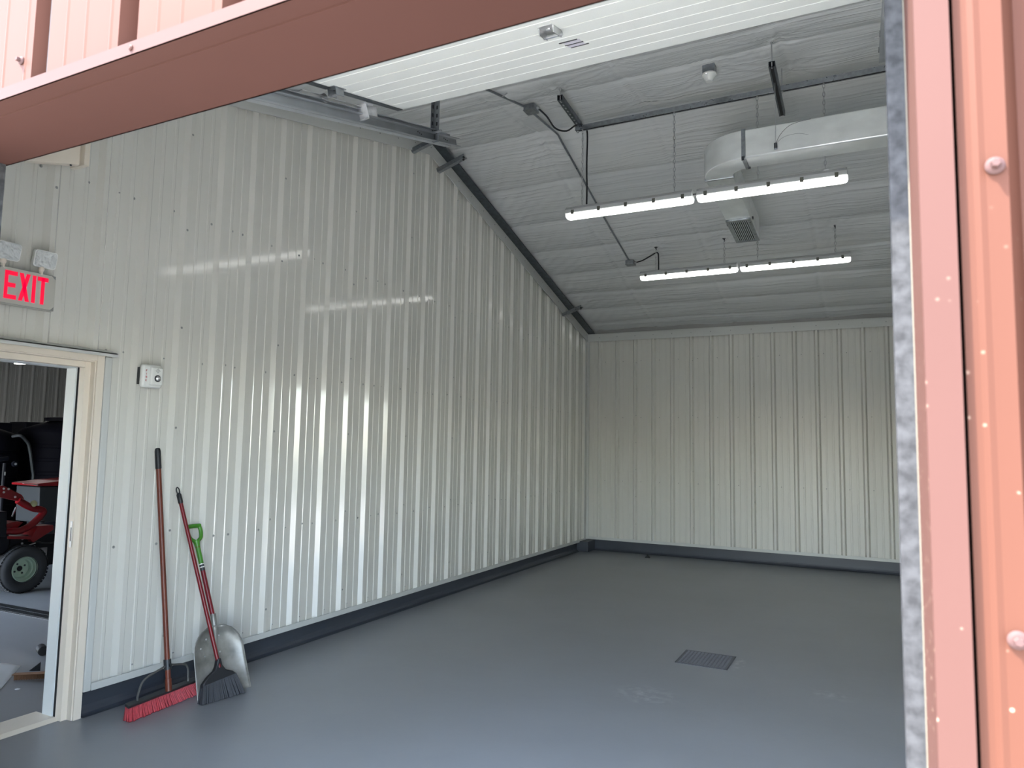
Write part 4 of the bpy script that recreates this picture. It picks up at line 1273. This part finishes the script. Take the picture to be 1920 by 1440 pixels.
MB().box(-16.6, -15.1, 8.97, 9.11, 3.27, 3.33).build('housing', 'wall_trim', hl_, smooth=0)
MB().tube([(-16.3, 9.04, 3.33), (-16.3, 9.04, 4.26)], .006, 5).tube([(-15.4, 9.04, 3.33), (-15.4, 9.04, 4.26)], .006, 5).build_each('hanger_rod', 'steel', hl_)

# trench drain in the hall floor
td_ = thing('trench_drain', (-7.0, 4.1, 0), 'long black slotted trench drain across the floor beyond the doorway', 'trench drain')
dirn = V((-1.95, .55, 0)); dirn = V((6.0 - 7.66, 3.88 - 4.187 + .0, 0))
p0_, p1_ = V((-5.0, 4.14, .002)), V((-7.86, 4.07, .002))
dv_ = (p1_ - p0_).normalized(); nv_ = V((-dv_.y, dv_.x, 0))
Lh_ = (p1_ - p0_).length / 2
MB().obox((p0_ + p1_) / 2, dv_, nv_, V((0, 0, 1)), Lh_, .095, .002).build('channel_frame', 'black', td_, smooth=0)
mb = MB()
for k in range(90):
    c_ = p0_ + dv_ * (2 * Lh_ * (k + .5) / 90) + V((0, 0, .003))
    for s_ in (-1, 1): mb.obox(c_ + nv_ * s_ * .042, dv_, nv_, V((0, 0, 1)), .012, .034, .002)
mb.build('grate', 'steel_dark', td_, smooth=0)

# ride-on mower
mw = thing('riding_mower', (-8.3, 4.5, 0), 'red ride-on mower with pale green wheel rim parked in the next room', 'mower')
WX, WY, WZ = -8.02, 4.545, .247
wc = V((WX, WY, WZ))
ti = MB().lathe(wc, (1, 0, 0), [(.120, .09), (.14, .118), (.19, .122), (.225, .107), (.243, .07), (.246, 0), (.243, -.07), (.225, -.105), (.18, -.12), (.12, -.11), (.118, 0), (.120, .09)], 48, 0, False)
wheel = ti.build('tire', 'tire', mw, smooth=50)
tg = MB()
for k in range(44):
    a = 2 * PI * k / 44
    for q in (-.075, -.03, .03, .075):
        aa = a + (.03 if q in (-.03, .075) else 0)
        cdir = V((0, math.cos(aa), math.sin(aa)))
        tg.obox(wc + V((q, 0, 0)) + cdir * .243, V((1, 0, 0)), V((0, -math.sin(aa), math.cos(aa))), cdir, .019, .012, .004)
tg.build('tread', 'tire', wheel, smooth=0)
MB().lathe(wc, (1, 0, 0), [(.122, .112), (.130, .106), (.130, .098), (.115, .09), (.110, .055), (.098, .048), (.090, .012), (.035, .008), (.001, .007)], 40, 0, False).build('rim', 'rim', wheel, smooth=40)
MB().lathe(wc + V((.009, 0, 0)), (1, 0, 0), [(.027, 0), (.027, .003)], 20).build('hub_hole', 'dark_gap', wheel)
for k in range(4):
    a = 2 * PI * k / 4 + .5
    MB().lathe(wc + V((.009, .055 * math.cos(a), .055 * math.sin(a))), (1, 0, 0), [(.010, 0), (.010, .005)], 10).build('wheel_nut', 'steel_dark', wheel)
MB().lathe((-9.2, 4.545, .247), (1, 0, 0), [(.13, .1), (.2, .12), (.246, .07), (.246, -.07), (.2, -.12), (.13, -.1)], 30).build('tire', 'tire', mw)
en = MB()
en.box(-9.0, -8.12, 3.5, 4.95, .42, .56).box(-8.9, -8.15, 4.9, 5.7, .22, .55).box(-8.30, -8.03, 4.25, 4.62, .47, .585)
en.build_each('engine_block', 'black_gloss', mw, smooth=0)
for k in range(14):
    c_ = V((random.uniform(-8.4, -8.12), random.uniform(4.72, 5.1), random.uniform(.42, .88)))
    MB().obox(c_, V((1, 0, 0)), V((0, 1, 0)), V((0, 0, 1)), random.uniform(.02, .06), random.uniform(.015, .05), random.uniform(.01, .035)).build('engine_part', 'black_gloss' if k % 3 else 'steel_dark', mw, bevel=.006, smooth=0)
XM = -8.0
def xm(lst, x=XM): return [V((x, y, z)) for y, z in lst]
MB().prism(xm([(4.24, 1.114), (4.325, 1.115), (4.507, 1.014), (4.533, .975), (4.514, .939), (4.415, .965), (4.247, 1.015)]), (-.05, 0, 0)).build('lift_arm', 'mower_red', mw, bevel=.006, smooth=0)
MB().tube(smooth_path(xm([(4.47, .958), (4.565, .899), (4.642, .861), (4.702, .847), (4.737, .828), (4.731, .795), (4.676, .738), (4.614, .684), (4.55, .651), (4.495, .639), (4.391, .647), (4.2, .658)])), .036, 12).build('bent_tube', 'mower_red', mw)
MB().prism(xm([(4.376, .600), (4.618, .575), (4.672, .678), (4.835, .673), (4.84, .624), (4.639, .509), (4.603, .544), (4.376, .572)], -7.96), (-.22, 0, 0)).build('side_panel', 'mower_red', mw, bevel=.004, smooth=0)
MB().prism(xm([(4.363, .706), (4.504, .734), (4.578, .721), (4.517, .658), (4.365, .672)], -8.06), (-.25, 0, 0)).build('deck_cover', 'mower_red', mw, bevel=.004, smooth=0)
for y, z in ((4.326, 1.049), (4.44, .994), (4.428, .546), (4.562, .548), (4.429, .5), (4.561, .502), (4.323, 1.086), (4.37, 1.08)):
    MB().lathe((-8.0 if z > .8 else -8.03, y, z), (1, 0, 0), [(.012, 0), (.011, .008), (.005, .012)], 8).build('bolt', 'steel', mw)
MB().lathe((-7.97, 4.617, .917), (1, -.3, .3), [(.034, -.02), (.034, 0), (.028, .004)], 20).build('fuel_cap', newmat('cap_yellow', srgb(170, 168, 130), .4), mw)
MB().tube(xm([(4.46, .455), (4.664, .499)], -7.97), .006, 6).build('rod', 'steel', mw)
MB().tube(xm([(4.53, .435), (4.654, .475)], -7.96), .005, 6).build('rod', 'steel', mw)
MB().tube(xm([(4.513, .878), (4.48, .784)], -8.1), .009, 6).build('rod', 'steel', mw)
MB().prism(xm([(4.1, .862), (4.348, .856), (4.363, .60), (4.1, .60)], -7.95), (-.3, 0, 0)).build('front_cover', 'black_gloss', mw, bevel=.01, smooth=0)
MB().lathe((-8.0, 4.30, .53), (1, 0, 0), [(.115, -.1), (.13, -.05), (.13, 0), (.10, .03)], 28).build('pulley_guard', 'black_gloss', mw)
MB().tube(smooth_path([(-7.98, 4.66, .52), (-7.97, 4.74, .49), (-7.98, 4.85, .48), (-8.0, 4.98, .49)]), .010, 6).build('hose', 'black', mw)

# spreader hopper with red rim behind the mower
sp = thing('spreader_hopper', (-9.5, 5.6, 0), 'grey hopper with a red rim standing behind the mower', 'hopper')
MB().prism([(-9.4, 5.50, .995), (-9.4, 6.0, .995), (-9.4, 6.0, .55), (-9.4, 5.52, .55)], (-.5, 0, 0)).build('bin', 'hopper', sp, bevel=.01, smooth=0)
MB().prism([(-9.38, 5.455, 1.012), (-9.38, 6.05, .995), (-9.38, 6.05, 1.085), (-9.38, 5.75, 1.067), (-9.38, 5.455, 1.04)], (-.55, 0, 0)).build('rim', 'mower_red', sp, bevel=.004, smooth=0)
MB().prism([(-9.37, 5.295, 1.054), (-9.37, 5.295, 1.046), (-9.37, 5.463, 1.018), (-9.37, 5.463, 1.032)], (-.04, 0, 0)).build('arm', 'steel', sp, smooth=0)
for y in (5.56, 5.95): MB().box(-9.45, -9.40, y - .02, y + .02, 0, .56).build('leg', 'steel_dark', sp, smooth=0)

# black tanks
def tank(c_, r, hgt, lb):
    t_ = thing('storage_tank', c_, lb, 'storage tank', 'black storage tanks in the next room')
    prof = [(r * .98, 0), (r, .03)]
    for k in range(1, 8):
        z = hgt * k / 8
        prof += [(r, z - .03), (r * .985, z - .02), (r * .985, z + .02), (r, z + .03)]
    prof += [(r, hgt), (r * .93, hgt + .06), (r * .5, hgt + .16), (r * .28, hgt + .20)]
    MB().lathe(c_, (0, 0, 1), prof, 40).build('shell', 'tank', t_, smooth=40)
    MB().lathe((c_[0], c_[1], hgt + .20), (0, 0, 1), [(.22 * r / .5, 0), (.22 * r / .5, .05), (.1, .07)], 24).build('lid', 'tank', t_)
tank((-12.0, 7.33, 0), .62, 1.70, 'black round storage tank, wholly beside the door frame, behind the hose')
tank((-12.0, 5.97, 0), .62, 1.60, 'black round storage tank at the left edge, cut off by the photo')
mb = MB().box(-13.8, -13.3, 7.47, 8.6, 0, 1.90)
tag(mb.build('black_cabinet', 'black_gloss', smooth=0, bevel=.01), 'tall black cabinet edge rising behind the right storage tank', 'cabinet')
mb = MB().box(-13.8, -13.3, 5.9, 7.25, 0, 1.87)
tag(mb.build('black_cabinet', 'black_gloss', smooth=0, bevel=.01), 'tall black cabinet rising behind the left storage tank', 'cabinet')
tag(MB().tube(smooth_path([(-11.3, 6.17, 1.63), (-11.2, 6.22, 1.645), (-11.2, 6.30, 1.58), (-11.2, 6.36, 1.48), (-11.2, 6.43, 1.15), (-11.2, 6.45, .95), (-11.2, 6.42, .04)]), .022, 8).build('hose', 'steel_dark'),
    'dark hose arching down between the two storage tanks', 'hose')
pv = thing('valve_assembly', (-11.0, 6.0, .9), 'small valve fittings with glints between the tanks', 'valve')
mb = MB().tube([(-11.0, 5.83, 1.30), (-11.0, 5.97, 1.32)], .03, 8).tube([(-11.0, 5.93, 1.25), (-11.0, 5.93, 0)], .022, 8).lathe((-10.97, 6.04, 1.24), (1, 0, 0), [(.04, 0), (.04, .03), (.02, .04)], 12)
mb.build_each('pipe', 'black_gloss', pv)
MB().lathe((-10.93, 6.04, 1.24), (1, 0, 0), [(.018, 0), (.014, .01)], 8).lathe((-10.97, 5.78, 1.33), (1, 0, 0), [(.012, 0), (.01, .01)], 8).box(-10.98, -10.96, 5.925, 5.935, 1.08, 1.13).build_each('fitting', 'steel', pv)

# small litter near the doorway
mb = MB()
pa, pb_, pc, pd_ = V((-5.41, 3.13, .004)), V((-5.02, 2.79, .004)), V((-5.10, 2.62, .03)), V((-5.50, 2.92, .05))
mb.grid(lambda u, v: pa.lerp(pb_, u).lerp(pd_.lerp(pc, u), v) + V((0, 0, .010 * (1 + math.sin(11 * u + 5 * v)) * (1 - abs(2 * v - 1)))), 12, 8)
tag(mb.build('plastic_sheet', 'paper', solid=.001), 'crumpled white plastic sheet on the floor just beyond the door sill', 'plastic sheet')
cb = MB()
c0_, c1_ = V((-5.13, 2.93, .0)), V((-4.90, 3.12, .0))
dv_ = (c1_ - c0_); nrm = V((-dv_.y, dv_.x, 0)).normalized()
N_ = 40
pts = [c0_ + dv_ * (k / N_) + nrm * (.008 * (1 if k % 2 else -1)) for k in range(N_ + 1)]
for a, b_ in zip(pts[:-1], pts[1:]): cb.add([a + V((0, 0, .002)), b_ + V((0, 0, .002)), b_ + V((0, 0, .045)), a + V((0, 0, .045))], [(0, 1, 2, 3)])
cb.bar(c0_ + V((0, 0, .047)) - nrm * .02, c1_ + V((0, 0, .047)) - nrm * .02, .05, .003)
tag(cb.build('cardboard_strip', 'cardboard', smooth=0), 'brown corrugated cardboard strip on the floor behind the door frame', 'cardboard')
mb = MB().prism([(-5.26, 3.10, .001), (-5.20, 3.14, .001), (-5.20, 3.14, .060)], (.012, -.008, 0))
tag(mb.build('metal_offcut', 'steel_dark', smooth=0), 'small dark triangular offcut standing behind the cardboard strip', 'offcut')
mb = MB().lathe((-5.62, 3.385, .035), (.75, -.3, 0), [(.030, 0), (.034, .004), (.034, .10), (.030, .104)], 16)
tag(mb.build('rubber_roll', 'black'), 'short black rubber roll lying on the floor by the door frame', 'roll')
sc_ = MB(); scrap_mesh(sc_, (-4.93, 2.84, .001), .022, .006, 5)
tag(sc_.build('paper_scrap', 'paper', smooth=0), 'tiny pale scrap on the floor inside the doorway', 'scrap')
